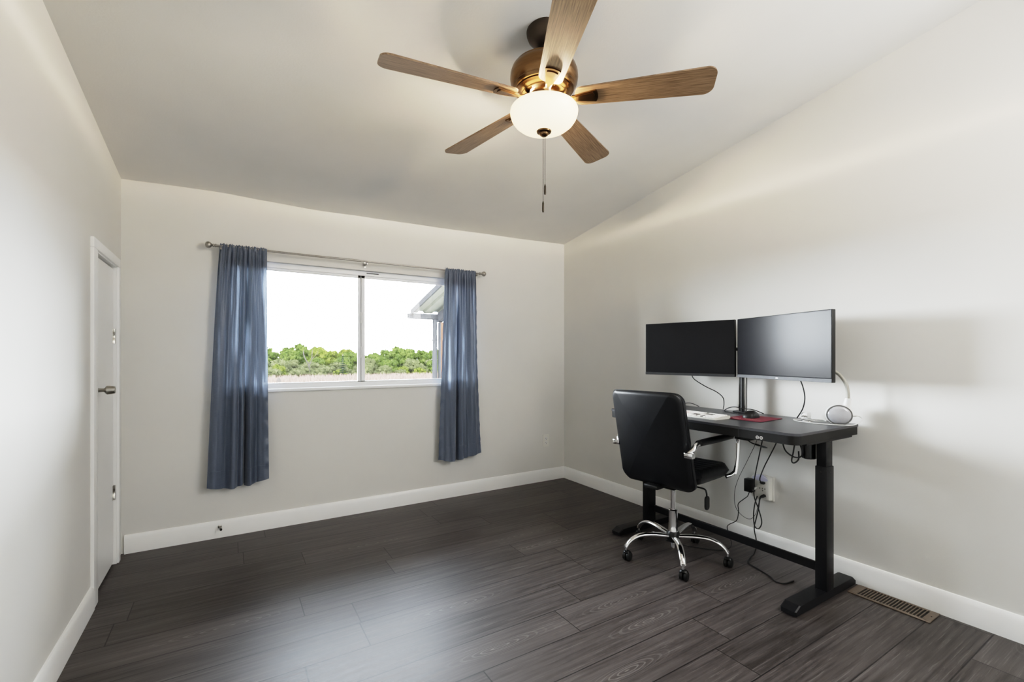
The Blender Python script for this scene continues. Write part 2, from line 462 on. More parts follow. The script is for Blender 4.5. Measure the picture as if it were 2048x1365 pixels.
def baseboard(name, pts):
    """profile swept on a straight run: pts = start, end, inward normal"""
    a, b, n = V(pts[0]), V(pts[1]), V(pts[2])
    prof = [(0, 0), (.016, 0), (.016, .088), (.0135, .094), (.0125, .100), (.006, .110), (0, .112)]
    bm = newbm()
    loft(bm, [[p+n*d+V((0, 0, z)) for d, z in prof] for p in (a, b)])
    return struct(link(name, bm, M['trim'], smooth=30))
baseboard('baseboard_left', ((XL, YN, 0), (XL, 2.889, 0), (1, 0, 0)))
baseboard('baseboard_far', ((XL+.016, YF, 0), (XR-.001, YF, 0), (0, -1, 0)))
baseboard('baseboard_right', ((XR, YN, 0), (XR, YF-.016, 0), (-1, 0, 0)))

bm = newbm(); box(bm, (XL-.16, DY0-.1, -.05), (XL-.1195, DY1+.1, DZ+.1)); struct(link('door_light_block', bm, M['slot'], smooth=0))  # dark panel added behind the door: stops sky light, darkens the gaps
# ------------------------------------------------------------------ the narrow white door in the left wall
d = sroot('door_1', (XL, (DY0+DY1)/2, 0))
bm = newbm()
sx = XL-.010
box(bm, (sx-.034, DY0+.006, .014), (sx, DY1-.008, DZ-.014), .0015, 1)
slab = link('door_slab', bm, M['door'], d)
for y0, y1 in ((2.889, DY0-.004), (DY1+.004, 3.512)):
    bm = newbm(); box(bm, (XL-.001, y0, 0), (XL+.014, y1, DZ+.0015), .003, 2); link('door_casing', bm, M['trim'], d)
bm = newbm(); box(bm, (XL-.001, 2.889, DZ+.002), (XL+.0145, 3.512, 1.768), .003, 2); link('door_casing', bm, M['trim'], d)
bm = newbm()
box(bm, (XL-.119, DY0-.004, 0), (XL+.004, DY0+.003, DZ+.004)); box(bm, (XL-.119, DY1-.003, 0), (XL+.004, DY1+.004, DZ+.004))
box(bm, (XL-.119, DY0, DZ-.004), (XL+.004, DY1, DZ+.004)); box(bm, (XL-.119, DY0+.002, -.002), (XL-.04, DY1-.002, .012))
link('door_jamb', bm, M['trim'], d, smooth=0)
for z in (1.315, .415):
    bm = newbm()
    lathe(bm, [(.0, -.042), (.005, -.042), (.0055, -.014), (.0048, -.013), (.0048, .013), (.0055, .014), (.005, .042), (0, .042)], 10, Matrix.Translation((XL-.0055, DY1-.006, z)))
    box(bm, (XL-.0105, DY1-.032, z-.042), (XL-.0085, DY1-.010, z+.042)); link('door_hinge', bm, M['steel'], d)
bm = newbm()
k = Matrix.Translation((sx, 3.028, 1.03)) @ Matrix.Rotation(pi/2, 4, 'Y')
lathe(bm, [(0, 0), (.030, 0), (.031, .003), (.027, .007), (.015, .010), (.0105, .014), (.0095, .034), (.011, .037), (.0195, .043), (.0225, .047), (.0215, .062), (.0185, .074), (.0175, .078), (.010, .079), (.009, .077), (0, .077)], 32, k)
link('door_knob', bm, M['nickel'], d)

# ------------------------------------------------------------------ sliding window
w = sroot('window_1', ((WX0+WX1)/2, YF, WZ0))
bm = newbm(); fy0, fy1 = YF+.040, YF+.105
fr = .030
box(bm, (WX0, fy0, WZ0), (WX0+fr, fy1, WZ1)); box(bm, (WX1-fr, fy0, WZ0), (WX1, fy1, WZ1))
box(bm, (WX0, fy0, WZ1-.034), (WX1, fy1, WZ1)); box(bm, (WX0, fy0, WZ0), (WX1, fy1, WZ0+.030))
box(bm, (WX0+fr, fy0+.004, WZ0+.030), (WX1-fr, fy0+.010, WZ0+.040))
box(bm, (.915, fy0-.002, WZ1-.018), (1.01, fy0+.002, WZ1-.010), .001, 1, mi=1)
link('window_frame', bm, [M['vinyl'], M['gasket']], w, smooth=0)
MX = .877                                             # meeting rails
def sash(x0, x1, y0, y1, st, sr):
    bm = newbm()
    z0, z1 = WZ0+.026, WZ1-.030
    box(bm, (x0, y0, z0), (x0+st, y1, z1), .002, 1); box(bm, (x1-sr, y0, z0), (x1, y1, z1), .002, 1)
    box(bm, (x0, y0, z0), (x1, y1, z0+.022), .002, 1); box(bm, (x0, y0, z1-.024), (x1, y1, z1), .002, 1)
    o = link('sash', bm, M['vinyl'], w, smooth=0)
    bm = newbm(); box(bm, (x0+st-.003, (y0+y1)/2-.002, z0+.019), (x1-sr+.003, (y0+y1)/2+.002, z1-.021)); link('pane', bm, M['glass'], o, smooth=0)
    return o
sash(WX0+.024, MX-.003, YF+.054, YF+.074, .025, .022)
s2 = sash(MX+.001, WX1-.024, YF+.052, YF+.072, .028, .025)
bm = newbm(); box(bm, (MX-.004, YF+.058, WZ0+.03), (MX+.002, YF+.070, WZ1-.034)); link('weatherstrip', bm, M['gasket'], w, smooth=0)
for z in (1.500, 1.232):
    bm = newbm()
    pillow(bm, .022, .088, .012, .0105, .004, 0, .002, fn=lambda a, b, c, z=z: (MX+.002+a, YF+.050-c, z+b), n=6)
    pillow(bm, .008, .040, .010, .0038, .003, 0, .002, fn=lambda a, b, c, z=z: (MX+.003+a, YF+.043-c, z+b), n=4, mi=1)
    link('sash_latch', bm, [M['white'], M['vinyl']], w)
bm = newbm(); box(bm, (WX0-.012, YF-.016, WZ0-.012), (WX1+.012, YF+.042, WZ0+.010), .004, 2); link('window_sill', bm, M['trim'], w)

# ------------------------------------------------------------------ curtain rod and curtains
RY, RZ = 3.545, 1.918
r = thing('curtain_rod', 'thin brushed metal curtain rod with ball ends over the window', 'curtain rod', (.89, RY, RZ))
bm = newbm(); tube(bm, [(-.070, RY, RZ), (.85, RY, RZ)], .0075, 12, smoothp=False); tube(bm, [(.80, RY, RZ-.0005), (1.850, RY, RZ-.0005)], .006, 12, smoothp=False); link('rod_tube', bm, M['rodm'], r)
for x, sgn in ((-.070, -1), (1.850, 1)):
    bm = newbm()
    lathe(bm, [(0, 0), (.011, 0), (.011, .006), (.007, .010), (.010, .014), (.010, .018), (.006, .022), (.012, .026), (.0195, .034), (.0215, .043), (.0195, .052), (.012, .059), (0, .062)], 20, axis_m((x, RY, RZ), (sgn, 0, 0)))
    link('finial', bm, M['rodm'], r)
for x in (-.045, .891, 1.825):
    bm = newbm()
    box(bm, (x-.009, YF-.004, RZ-.035), (x+.009, YF, RZ+.014), .001, 1); box(bm, (x-.005, RY-.012, RZ-.024), (x+.005, YF-.002, RZ-.012), .001, 1)
    tube(bm, [(x, RY-.011, RZ+.002), (x, RY-.010, RZ-.008), (x, RY, RZ-.013), (x, RY+.010, RZ-.008), (x, RY+.011, RZ+.002)], .0028, 6, 5)
    link('rod_bracket', bm, M['rodm'], r)

def curtain(label, top, mid, bot, ztop, zbot, seed, phases, split):
    rnd = random.Random(seed)
    NU, NV = 150, 90
    bm = newbm(); rows = []
    ph = [rnd.random()*6.28 for _ in range(8)]
    zmid = 1.175
    for j in range(NV+1):
        tz = j/NV; z0 = ztop+(zbot-ztop)*tz
        if z0 > zmid:
            f = (ztop-z0)/(ztop-zmid); f = f**.75
            xa, xb = top[0]+(mid[0]-top[0])*f, top[1]+(mid[1]-top[1])*f
        else:
            f = (zmid-z0)/(zmid-zbot); xa, xb = mid[0]+(bot[0]-mid[0])*f, mid[1]+(bot[1]-mid[1])*f
        row = []
        gath = math.exp(-((z0-RZ)/.055)**2)               # gathered tight on the rod
        drop = min(1, max(0, (RZ-z0)/.5))
        for i in range(NU+1):
            u = i/NU
            fold = 0
            for (c, wd, am) in phases:
                fold += am*math.exp(-((u-c)/(wd*(1+.25*(1-drop))))**2)
            pleat = .012*sin(u*2*pi*8+ph[0]+1.4*sin(u*6+ph[3]))*(1-.90*drop)+.005*sin(u*2*pi*21+ph[1])*(1-drop)
            sway = .010*sin(u*2*pi*2.2+ph[2]+tz*1.3)*drop
            crump = (.0028*sin(z0*52+u*14+ph[4])+.0018*sin(z0*97-u*23))*drop*math.exp(-(min(u*1.3, 1-u)/.13)**2)
            y = RY-.002+fold*drop+pleat*(.55+.45*(1-gath))+sway+crump
            if z0 > RZ-.012 and z0 < RZ+.012: y = RY-.011+.004*sin(u*2*pi*17+ph[5])
            elif z0 >= RZ+.012: y = RY-.002+.006*sin(u*2*pi*17+ph[5])
            y = min(y, YF-.019)
            # fabric bunches sideways into the folds
            x = xa+(xb-xa)*(u+.012*sin(u*2*pi*9+ph[0])*(1-drop*.5))
            z = z0
            if j == 0: z += .004*sin(u*2*pi*15+ph[6])+.003*sin(u*2*pi*37)
            if tz > .9:
                z += (-.022*sin(pi*min(1, u/split)**1.5)*1.0 if u < split else .018*(u-split)/(1-split)-.022*(1-(u-split)/(1-split)))*(tz-.9)/.1
            row.append(bm.verts.new((x, y, z)))
        rows.append(row)
    for a, b in zip(rows, rows[1:]):
        for i in range(NU): bm.faces.new((a[i], a[i+1], b[i+1], b[i]))
    hb = newbm(); hr = [[hb.verts.new(v.co+V((0, -.0028, -.001 if a_ == rows[-1] else 0))) for v in a_] for a_ in rows[-7:]]
    for a, b in zip(hr, hr[1:]):
        for i in range(NU): hb.faces.new((a[i], a[i+1], b[i+1], b[i]))
    for i in range(NU): hb.faces.new((hr[0][i+1], hr[0][i], hb.verts.new(rows[-7][i].co), hb.verts.new(rows[-7][i+1].co)))
    o = link('curtain', bm, M['curtain'], None, smooth=80)
    hem = link('hem', hb, M['curtain'], None, smooth=80); hem.parent = o
    o.location = ((top[0]+top[1])/2, RY, zbot)
    for q in (o, hem):
        for v in q.data.vertices: v.co -= o.location
    return tag(o, label, 'curtain', 'slate blue curtains at the window')
curtain('slate blue satin curtain panel at the window end beside the white door', (-.052, .217), (-.092, .222), (-.124, .230), 1.934, .352, 3,
        [(.60, .032, .052), (.14, .09, -.012), (.40, .05, -.020), (.70, .05, -.028), (.88, .09, -.006), (.49, .035, .022), (.27, .05, .012), (.79, .04, .012)], .60)
curtain('slate blue satin curtain panel at the window end beside the desk', (1.526, 1.808), (1.500, 1.830), (1.470, 1.866), 1.934, .345, 11,
        [(.43, .026, .050), (.20, .10, -.014), (.34, .05, -.020), (.53, .05, -.024), (.70, .05, .014), (.86, .09, -.012)], .44)

# ------------------------------------------------------------------ wall fittings
t_ = thing('wall_outlet', 'white wall outlet on the bare wall beneath the curtain by the corner', 'outlet', (2.607, YF, .33))
bm = newbm(); pillow(bm, .072, .118, .006, .006, .0025, fn=lambda a, b, c: (2.607+a, YF-.003-c, .386+b), n=4); pl = link('cover_plate', bm, M['ivory'], t_)
bm = newbm()
for dz in (-.020, .020):
    for dx in (-.0065, .0065): box(bm, (2.607+dx-.0012, YF-.0095, .386+dz-.002), (2.607+dx+.0012, YF-.0065, .386+dz+.007), mi=1)
    box(bm, (2.607-.0022, YF-.0095, .386+dz-.011), (2.607+.0022, YF-.0065, .386+dz-.006), mi=1)
    pillow(bm, .034, .029, .003, .010, .001, fn=lambda a, b, c, dz=dz: (2.607+a, YF-.0072-c, .386+dz+b), n=4)
link('receptacle', bm, [M['white'], M['slot']], t_)

bm = newbm()
ds = axis_m((-.052, YF-.0165, .074), (.15, -1, -.12))
lathe(bm, [(0, 0), (.011, 0), (.011, .004), (.006, .007)], 14, ds)
tube(bm, [ds @ V((.0045*cos(a*.8), .0045*sin(a*.8), .006+.036*a/60)) for a in range(61)], .0012, 5, smoothp=False)
o = thing('door_stop', 'small spring door stop on the baseboard below the curtain', 'door stop', (-.052, YF-.02, .06))
link('spring', bm, M['rodm'], o)
bm = newbm(); lathe(bm, [(0, .041), (.007, .041), (.0078, .045), (.007, .053), (0, .055)], 14, ds); link('rubber_tip', bm, M['plastic'], o)

t_ = thing('floor_vent', 'tan slotted metal floor vent along the baseboard', 'vent', (2.742, .934, 0))
vx0, vx1, vy0, vy1 = 2.676, 2.808, .775, 1.100
bm = newbm(); n_ = 20; a0, a1 = vy0+.030, vy1-.036
def fv(x0, x1, y0, y1, z=.006): box(bm, (x0, y0, .0005), (x1, y1, z), .0018, 1)
fv(vx0, vx0+.018, vy0, vy1, .0052); fv(vx1-.012, vx1, vy0, vy1, .0052); fv(vx0+.010, vx1-.010, vy0, a0); fv(vx0+.010, vx1-.010, a1, vy1)
link('vent_frame', bm, M['vent'], t_)
bm = newbm()
for i in range(n_+1):
    y = a0+(a1-a0)*i/n_; box(bm, (vx0+.016, y-.0022, .0012), (vx1-.011, y+.0022, .0052), mtx=None)
link('louver_grille', bm, M['vent'], t_, smooth=0)
bm = newbm(); box(bm, (vx0+.006, vy0+.010, .0004), (vx1-.006, vy1-.010, .0011)); lathe(bm, [(0, 0), (.003, 0), (.002, .0015), (0, .002)], 10, Matrix.Translation((2.742, vy0+.013, .0058)))
link('duct_shadow_plate', bm, M['duct'], t_, smooth=0)

# ------------------------------------------------------------------ ceiling fan
FX, FY = 1.108, 1.549
f = thing('ceiling_fan', 'five blade bronze and oak ceiling fan with lit frosted bowl', 'ceiling fan', (FX, FY, 2.115))
fm = Matrix.Translation((FX, FY, 0))
bm = newbm(); lathe(bm, [(0, 2.554), (.070, 2.554), (.073, 2.540), (.071, 2.524), (.064, 2.506), (.050, 2.490), (.034, 2.480), (.026, 2.474), (0, 2.474)], 40, fm); link('canopy', bm, M['bronzed'], f)
bm = newbm(); lathe(bm, [(0, 2.48), (.017, 2.48), (.017, 2.425), (.030, 2.420), (.032, 2.405), (0, 2.405)], 24, fm); link('downrod', bm, M['bronzed'], f)
bm = newbm(); lathe(bm, [(0, 2.412), (.060, 2.411), (.105, 2.404), (.122, 2.396), (.1225, 2.391), (.132, 2.384), (.1385, 2.365), (.140, 2.345), (.137, 2.325), (.128, 2.312), (.1285, 2.308), (.125, 2.304), (.122, 2.298), (.116, 2.296), (.117, 2.291), (.109, 2.286), (.106, 2.283), (.094, 2.280), (.093, 2.277), (.085, 2.274), (.060, 2.274), (.058, 2.262), (0, 2.262)], 56, fm); link('motor_housing', bm, M['bronze'], f)
bm = newbm(); lathe(bm, [(0, 2.264), (.050, 2.264), (.050, 2.240), (.076, 2.238), (.080, 2.232), (.078, 2.228), (0, 2.228)], 40, fm); link('light_fitter', bm, M['bronze'], f)
bm = newbm()
prof_o = [(.1285, 2.2225), (.1340, 2.2215), (.1383, 2.216), (.1400, 2.208), (.1387, 2.196), (.133, 2.180), (.122, 2.164), (.104, 2.149), (.080, 2.138), (.052, 2.132), (.020, 2.1298), (.006, 2.1295)]
prof_i = [(.006, 2.134), (.052, 2.136), (.080, 2.142), (.102, 2.153), (.119, 2.167), (.129, 2.182), (.1347, 2.197), (.136, 2.208), (.1345, 2.215), (.132, 2.218), (.1285, 2.2225)]
lathe(bm, prof_o+prof_i, 56, fm); link('light_bowl', bm, M['bowl'], f)
bm = newbm(); lathe(bm, [(0, 2.135), (.026, 2.133), (.031, 2.129), (.029, 2.124), (.019, 2.120), (.017, 2.114), (.011, 2.109), (0, 2.107)], 28, fm); link('finial', bm, M['bronze'], f)
def chain(dx, dy, ztop, zf, zend):
    bm = newbm()
    z = ztop
    tube(bm, [(FX+dx, FY+dy, ztop), (FX+dx, FY+dy, zf)], .0007, 5, smoothp=False)
    while z > zf:
        bmesh.ops.create_icosphere(bm, subdivisions=1, radius=.0015, matrix=Matrix.Translation((FX+dx, FY+dy, z))); z -= .0046
    c = link('pull_chain', bm, M['bronzed'], f)
    bm = newbm(); lathe(bm, [(0, zf+.006), (.0022, zf+.004), (.0028, zf), (.0042, zf-.004), (.0045, zend+.006), (.0036, zend), (0, zend-.001)], 12, Matrix.Translation((FX+dx, FY+dy, 0)))
    link('chain_fob', bm, M['bronzed'], c)
chain(.0030, -.0035, 2.111, 1.906, 1.868)
chain(-.0035, .0010, 2.111, 1.836, 1.795)

def blade_outline():
    r0, r1 = .128, .662
    pts = []
    def hw(x):
        t = (x-r0)/(r1-r0); return .0475+.0205*t
    n = 14
    # tip, rounded corners
    cr = .038; h1 = hw(r1)
    for k in range(n+1):
        a = -pi/2+pi/2*k/n; pts.append((r1-cr+cr*cos(a), -h1+cr+cr*sin(a)))
    for k in range(n+1):
        a = pi/2*k/n; pts.append((r1-cr+cr*cos(a), h1-cr+cr*sin(a)))
    cr = .030; h0 = hw(r0)
    for k in range(n+1):
        a = pi/2+pi/2*k/n; pts.append((r0+cr+cr*cos(a), h0-cr+cr*sin(a)))
    for k in range(n+1):
        a = pi+pi/2*k/n; pts.append((r0+cr+cr*cos(a), -h0+cr+cr*sin(a)))
    return pts
BZ = 2.258-2.115
bm = newbm(); prism(bm, blade_outline(), -.003, .003)
bmesh.ops.bevel(bm, geom=[e for e in bm.edges if e.calc_face_angle(0) > 1.2], offset=.0012, segments=1, affect='EDGES')
b0 = link('blade', bm, M['blade'], f, world=False, smooth=30)
b0.location = (0, 0, BZ)
bm = newbm()
def plate(x0, x1, w0, w1, z0, z1, rnd):
    out = []
    for k in range(9):
        a = -1+2*k/8; out.append((x1+rnd*(1-a*a), a*w1))
    for k in range(9):
        a = 1-2*k/8; out.append((x0, a*w0))
    prism(bm, out, z0, z1)
plate(.116, .212, .0120, .0300, -.0085, -.0030, .008)
plate(.118, .200, .0080, .0215, -.0120, -.0080, .006)
tube(bm, [(.066, 0, .010), (.086, 0, .002), (.104, 0, -.005), (.124, 0, -.0065), (.150, 0, -.0065)], [.016, .0125, .0105, .012, .012], 12, 5, flat=(1, .40), up=(0, 0, 1))
br = link('blade_bracket', bm, M['bronze'], b0, world=False)
PITCH = radians(-12)
for k in range(5):
    a = radians(28.+72*k)
    b = b0 if k == 0 else dup(b0, f)
    b.rotation_mode = 'QUATERNION'
    b.rotation_quaternion = (Matrix.Rotation(a, 4, 'Z') @ Matrix.Rotation(PITCH, 4, 'X')).to_quaternion()

FS = 1.026
fl = V((0, 0, 1.2))+(V((FX, FY, 2.115))-V((0, 0, 1.2)))*FS
f.location = fl; f.scale = (FS, FS, FS)
# ------------------------------------------------------------------ standing desk
DT = .847; dx0, dx1, dy0, dy1 = 2.180, 2.790, 1.093, 2.300
dc = ((dx0+dx1)/2, (dy0+dy1)/2)
k = thing('standing_desk', 'black electric standing desk with T-shaped feet against the wall', 'desk', (dc[0], dc[1], 0))
def drect(inset, n=6):
    return [(dc[0]+x, dc[1]+y) for x, y in rr_front(dx1-dx0-2*inset, dy1-dy0-2*inset)]
def rr_front(w, h):
    # only the two front corners are generously rounded
    out = []
    for kx, (sx_, sy_) in enumerate(((1, 1), (-1, 1), (-1, -1), (1, -1))):
        r_ = .006 if sx_ > 0 else .045
        for i in range(9):
            a = pi/2*kx+pi/2*i/8
            out.append((sx_*(w/2-r_)+r_*cos(a), sy_*(h/2-r_)+r_*sin(a)))
    return out
bm = newbm(); loft(bm, [[(x, y, DT-.012) for x, y in drect(0)], [(x, y, DT-.0015) for x, y in drect(0)], [(x, y, DT) for x, y in drect(.0015)]])
link('desktop', bm, M['desk'], k, smooth=30)
bm = newbm(); loft(bm, [[(x, y, DT-.054) for x, y in drect(.003)], [(x, y, DT-.0115) for x, y in drect(.003)]]); link('apron', bm, M['deskedge'], k, smooth=30)
bm = newbm(); box(bm, (dx0+.0022, 1.3735, DT-.054), (dx0+.006, 1.3765, DT-.013)); link('drawer_seam', bm, M['slot'], k, smooth=0)
bm = newbm()
for y, up in ((1.277, 1), (1.258, -1)):
    tube(bm, [(dx0+.0026, y+.0068*cos(2*pi*i/24), .8065+.0068*sin(2*pi*i/24)) for i in range(25)], .0010, 6, smoothp=False)
    tube(bm, [(dx0+.0026, y-.0032, .8065-.0016*up), (dx0+.0026, y, .8065+.0018*up), (dx0+.0026, y+.0032, .8065-.0016*up)], .0009, 6, smoothp=False)
link('height_buttons', bm, M['icon'], k)
for cy, fyy in ((1.136, 1.146), (2.258, 2.262)):
    bm = newbm()
    box(bm, (2.489, cy-.027, .040), (2.563, cy+.027, .655), .004, 2); lg = link('leg', bm, M['black'], k)
    bm = newbm(); box(bm, (2.494, cy-.0225, .640), (2.558, cy+.0225, DT-.053), .003, 2); link('inner_column', bm, M['black'], lg)
    bm = newbm()
    out = [(x, z) for x, z in ((2.205, .0), (2.805, .0), (2.805, .018), (2.775, .040), (2.245, .040), (2.205, .020))]
    hw = .036
    rings = []
    for s, ins in ((-hw, .006), (-hw+.006, 0), (hw-.006, 0), (hw, .006)):
        rings.append([(dc[0]+.02+(x-dc[0]-.02)*(1-ins/.3), fyy+s, .006+max(0, z*(1-ins*4))) for x, z in out])
    loft(bm, rings)
    for x in (2.235, 2.775): lathe(bm, [(0, .0003), (.016, .0003), (.017, .006), (0, .0065)], 14, Matrix.Translation((x, fyy, 0)))
    link('foot', bm, M['black'], k, smooth=25)
bm = newbm(); box(bm, (2.545, 1.160, .108), (2.561, 2.234, .152), .002, 1); link('crossbar', bm, M['black'], k)
for y0_, y1_ in ((1.110, 1.165), (2.232, 2.288)):
    bm = newbm(); box(bm, (2.300, y0_, DT-.068), (2.760, y1_, DT-.053), .002, 1); sr_ = link('support_rail', bm, M['black'], k)
    for x in (2.34, 2.70):
        bm = newbm(); lathe(bm, [(0, DT-.072), (.008, DT-.072), (.008, DT-.066)], 10, Matrix.Translation((x, (y0_+y1_)/2, 0))); link('rail_bolt', bm, M['plastic'], sr_)
bm = newbm()
lathe(bm, [(0, .676), (.030, .676), (.034, .680), (.034, DT-.053)], 28, Matrix.Translation((2.535, 1.212, 0))); link('motor_housing', bm, M['gloss'], k)
bm = newbm(); box(bm, (2.225, 1.345, DT-.074), (2.300, 1.425, DT-.0535), .004, 2); link('control_box', bm, M['plastic'], k)
bm = newbm(); lathe(bm, [(0, -.002), (.004, -.002), (.004, .0015), (0, .002)], 10, axis_m((2.4885, 1.136, .628), (-1, 0, 0))); link('leg_screw', bm, M['slot'], k)
bm = newbm(); lathe(bm, [(0, -.002), (.004, -.002), (.004, .0015), (0, .002)], 10, axis_m((2.527, 1.1085, .628), (0, -1, 0))); link('leg_screw', bm, M['slot'], k)

# ------------------------------------------------------------------ monitor arm and monitors
PX, PY = 2.735, 1.688
a = thing('monitor_mount', 'black twin monitor arm with chrome edged post at the desk back edge', 'monitor mount', (PX, PY, DT))
bm = newbm(); pillow(bm, .060, .130, .010, .012, .003, fn=lambda x, y, c: (PX-.002+x, PY-.008+y, DT+.0055+c), n=5); link('base_plate', bm, M['black'], a)
bm = newbm(); tube(bm, [(PX, PY, DT+.009), (PX, PY, 1.315)], .0205, 20, smoothp=False); link('post', bm, M['plastic'], a)
for s in (-1, 1):
    bm = newbm()
    x, y = PX-.012*1, PY+s*.0195
    box(bm, (x-.006, y-.003, DT+.0105), (x+.006, y+.003, 1.29), .001, 1); link('trim_strip', bm, M['chrome'], a)
bm = newbm(); box(bm, (PX-.026, PY-.026, 1.215), (PX+.026, PY+.026, 1.275), .004, 2); link('collar', bm, M['black'], a)
LM = [(2.528, 2.292), (2.663, 1.700)]; RM = [(2.664, 1.684), (2.470, 1.078)]
ZB, ZT = 1.071, 1.428
def monitor(label, p0, p1, side, group):
    p0, p1 = V((*p0, 0)), V((*p1, 0))
    w = (p1-p0).length; tdir = (p1-p0).normalized(); n = V((0, 0, 1)).cross(tdir); n = n if n.x < 0 else -n
    c = (p0+p1)/2
    o = thing('monitor', label, 'monitor', (c.x, c.y, (ZB+ZT)/2), 0, group)
    h = ZT-ZB; cz = (ZB+ZT)/2
    fn = lambda a_, b_, c_: tuple(c+tdir*a_+n*c_+V((0, 0, cz+b_)))
    bm = newbm(); pillow(bm, w, h, .022, .003, .0016, fn=lambda a_, b_, c_: fn(a_, b_, c_-.011), n=3)
    hs = link('housing', bm, M['plastic'], o, smooth=30)
    bm = newbm(); pillow(bm, w*.55, h*.5, .026, .02, .008, fn=lambda a_, b_, c_: fn(a_, b_, c_-.032), n=4); link('rear_cover', bm, M['plastic'], o)
    bm = newbm(); pillow(bm, w-.004, h-.020, .0016, .002, .0005, fn=lambda a_, b_, c_: fn(a_, b_+.0085, c_+.0004), n=2); link('screen', bm, M['screenl'] if side < 0 else M['screenr'], o, smooth=30)
    bm = newbm(); pillow(bm, w-.001, .0165, .003, .001, .0006, fn=lambda a_, b_, c_: fn(a_, b_-h/2+.0085, c_+.0008), n=2); link('chin', bm, M['chinl'] if side < 0 else M['chinr'], o, smooth=30)
    if side > 0:
        bm = newbm(); pillow(bm, .016, .004, .001, .0015, .0003, fn=lambda a_, b_, c_: fn(a_-.012, b_-h/2+.0088, c_+.0026), n=3); link('badge', bm, M['logo'], o)
    else:
        bm = newbm(); pillow(bm, .008, .0025, .004, .001, .0004, fn=lambda a_, b_, c_: fn(a_+w*.40, b_-h/2-.0005, c_-.002), n=3); link('power_button', bm, M['logo'], o)
    # arm from the collar to the plate behind this screen
    bm = newbm()
    q = c-n*.066+V((0, 0, 1.245))
    st = V((PX, PY-side*.020, 1.245))
    elbow = (st+q)/2+V((.045, 0, 0))
    elbow.x = min(elbow.x, XR-.03)
    tube(bm, [st, elbow, q], .014, 10, 8, flat=(1, .8)); link('arm', bm, M['black'], a)
    bm = newbm(); mm = c-n*.048+V((0, 0, cz))
    loft(bm, [[tuple(mm+tdir*x+V((0, 0, y))+n*z) for x, y in rrect(.10, .10, .008, 3)] for z in (0, .0028)]); link('mount_plate', bm, M['black'], a)
    return o, c, tdir, n
ml = monitor('slim black monitor, dark screen, on the window half of the desk', LM[0], LM[1], -1, 'twin monitors above the desk')
mr = monitor('slim black monitor with grey chin and pale reflection, above the white desk lamp', RM[0], RM[1], 1, 'twin monitors above the desk')

# ------------------------------------------------------------------ things on the desk
t_ = thing('mouse_pad', 'crimson mouse pad with pale print under the black mouse', 'mouse pad', (2.52, 1.497, DT), radians(3))
bm = newbm(); prism(bm, rrect(.245, .205, .012, 5), .0004, .0024); link('rubber_base', bm, M['padedge'], t_, world=False)
bm = newbm(); prism(bm, rrect(.243, .203, .012, 5), .0024, .0036); link('fabric_top', bm, M['pad'], t_, world=False)
bm = newbm()
def stroke(pts, wd=.0016, mi=0): tube(bm, [(x, y, .0037) for x, y in pts], wd, 5, 5, flat=(1, .15), up=(0, 0, 1), mi=mi)
stroke([(-.088, .075), (-.080, .055), (-.066, .050), (-.062, .066), (-.074, .074), (-.082, .064), (-.070, .044)], .0022)
stroke([(-.092, .060), (-.076, .040), (-.060, .038)], .0018)
for i in range(9):
    y = .020-.010*i; stroke([(-.062, y), (-.050-.004*(i % 2), y-.003), (-.060, y-.007)], .0013, 1)
stroke([(-.066, .022), (-.068, -.02), (-.064, -.062)], .0011, 1)
link('printed_emblem', bm, [M['padmark'], M['padmark2']], t_, world=False)

t_ = thing('computer_mouse', 'black ergonomic computer mouse resting on the crimson pad', 'computer mouse', (2.540, 1.520, DT+.0038), radians(4))
def mshape(a_, b_, c_):
    # a along x (front = +), b across, c height 0..1
    return None
bm = newbm(); NU, NVv = 40, 14
rings = []
for j in range(NVv+1):
    ph = pi/2*j/NVv; rr = cos(ph); zz = sin(ph)
    ring = []
    for i in range(NU):
        th = 2*pi*i/NU
        ct, st_ = cos(th), sin(th)
        e = .78
        ex = math.copysign(abs(ct)**e, ct); ey = math.copysign(abs(st_)**e, st_)
        x = .058*ex*(rr**.7); y = (.034-.004*ex+.003*ex*ex)*ey*(rr**.7)
        hump = .040*(1-.32*((x+.012)/.058)**2-.22*max(0, x/.058))-.10*y
        z = max(.0, hump)*zz**.85
        ring.append((x, y, z+.0005))
    rings.append(ring)
loft(bm, rings); link('shell', bm, M['plastic'], t_, world=False, smooth=60)
bm = newbm(); lathe(bm, [(0, -.0035), (.0095, -.0035), (.0105, 0), (.0095, .0035), (0, .0035)], 20, Matrix.Translation((.032, 0, .0235)) @ Matrix.Rotation(pi/2, 4, 'X')); link('scroll_wheel', bm, M['gloss'], t_, world=False)
bm = newbm(); pillow(bm, .045, .012, .004, .005, .0015, fn=lambda a_, b_, c_: (-.004+a_, .0335-c_*.4-.05*abs(a_)*0, .020+b_*.7+a_*.10), n=4); link('side_buttons', bm, M['gloss'], t_, world=False)

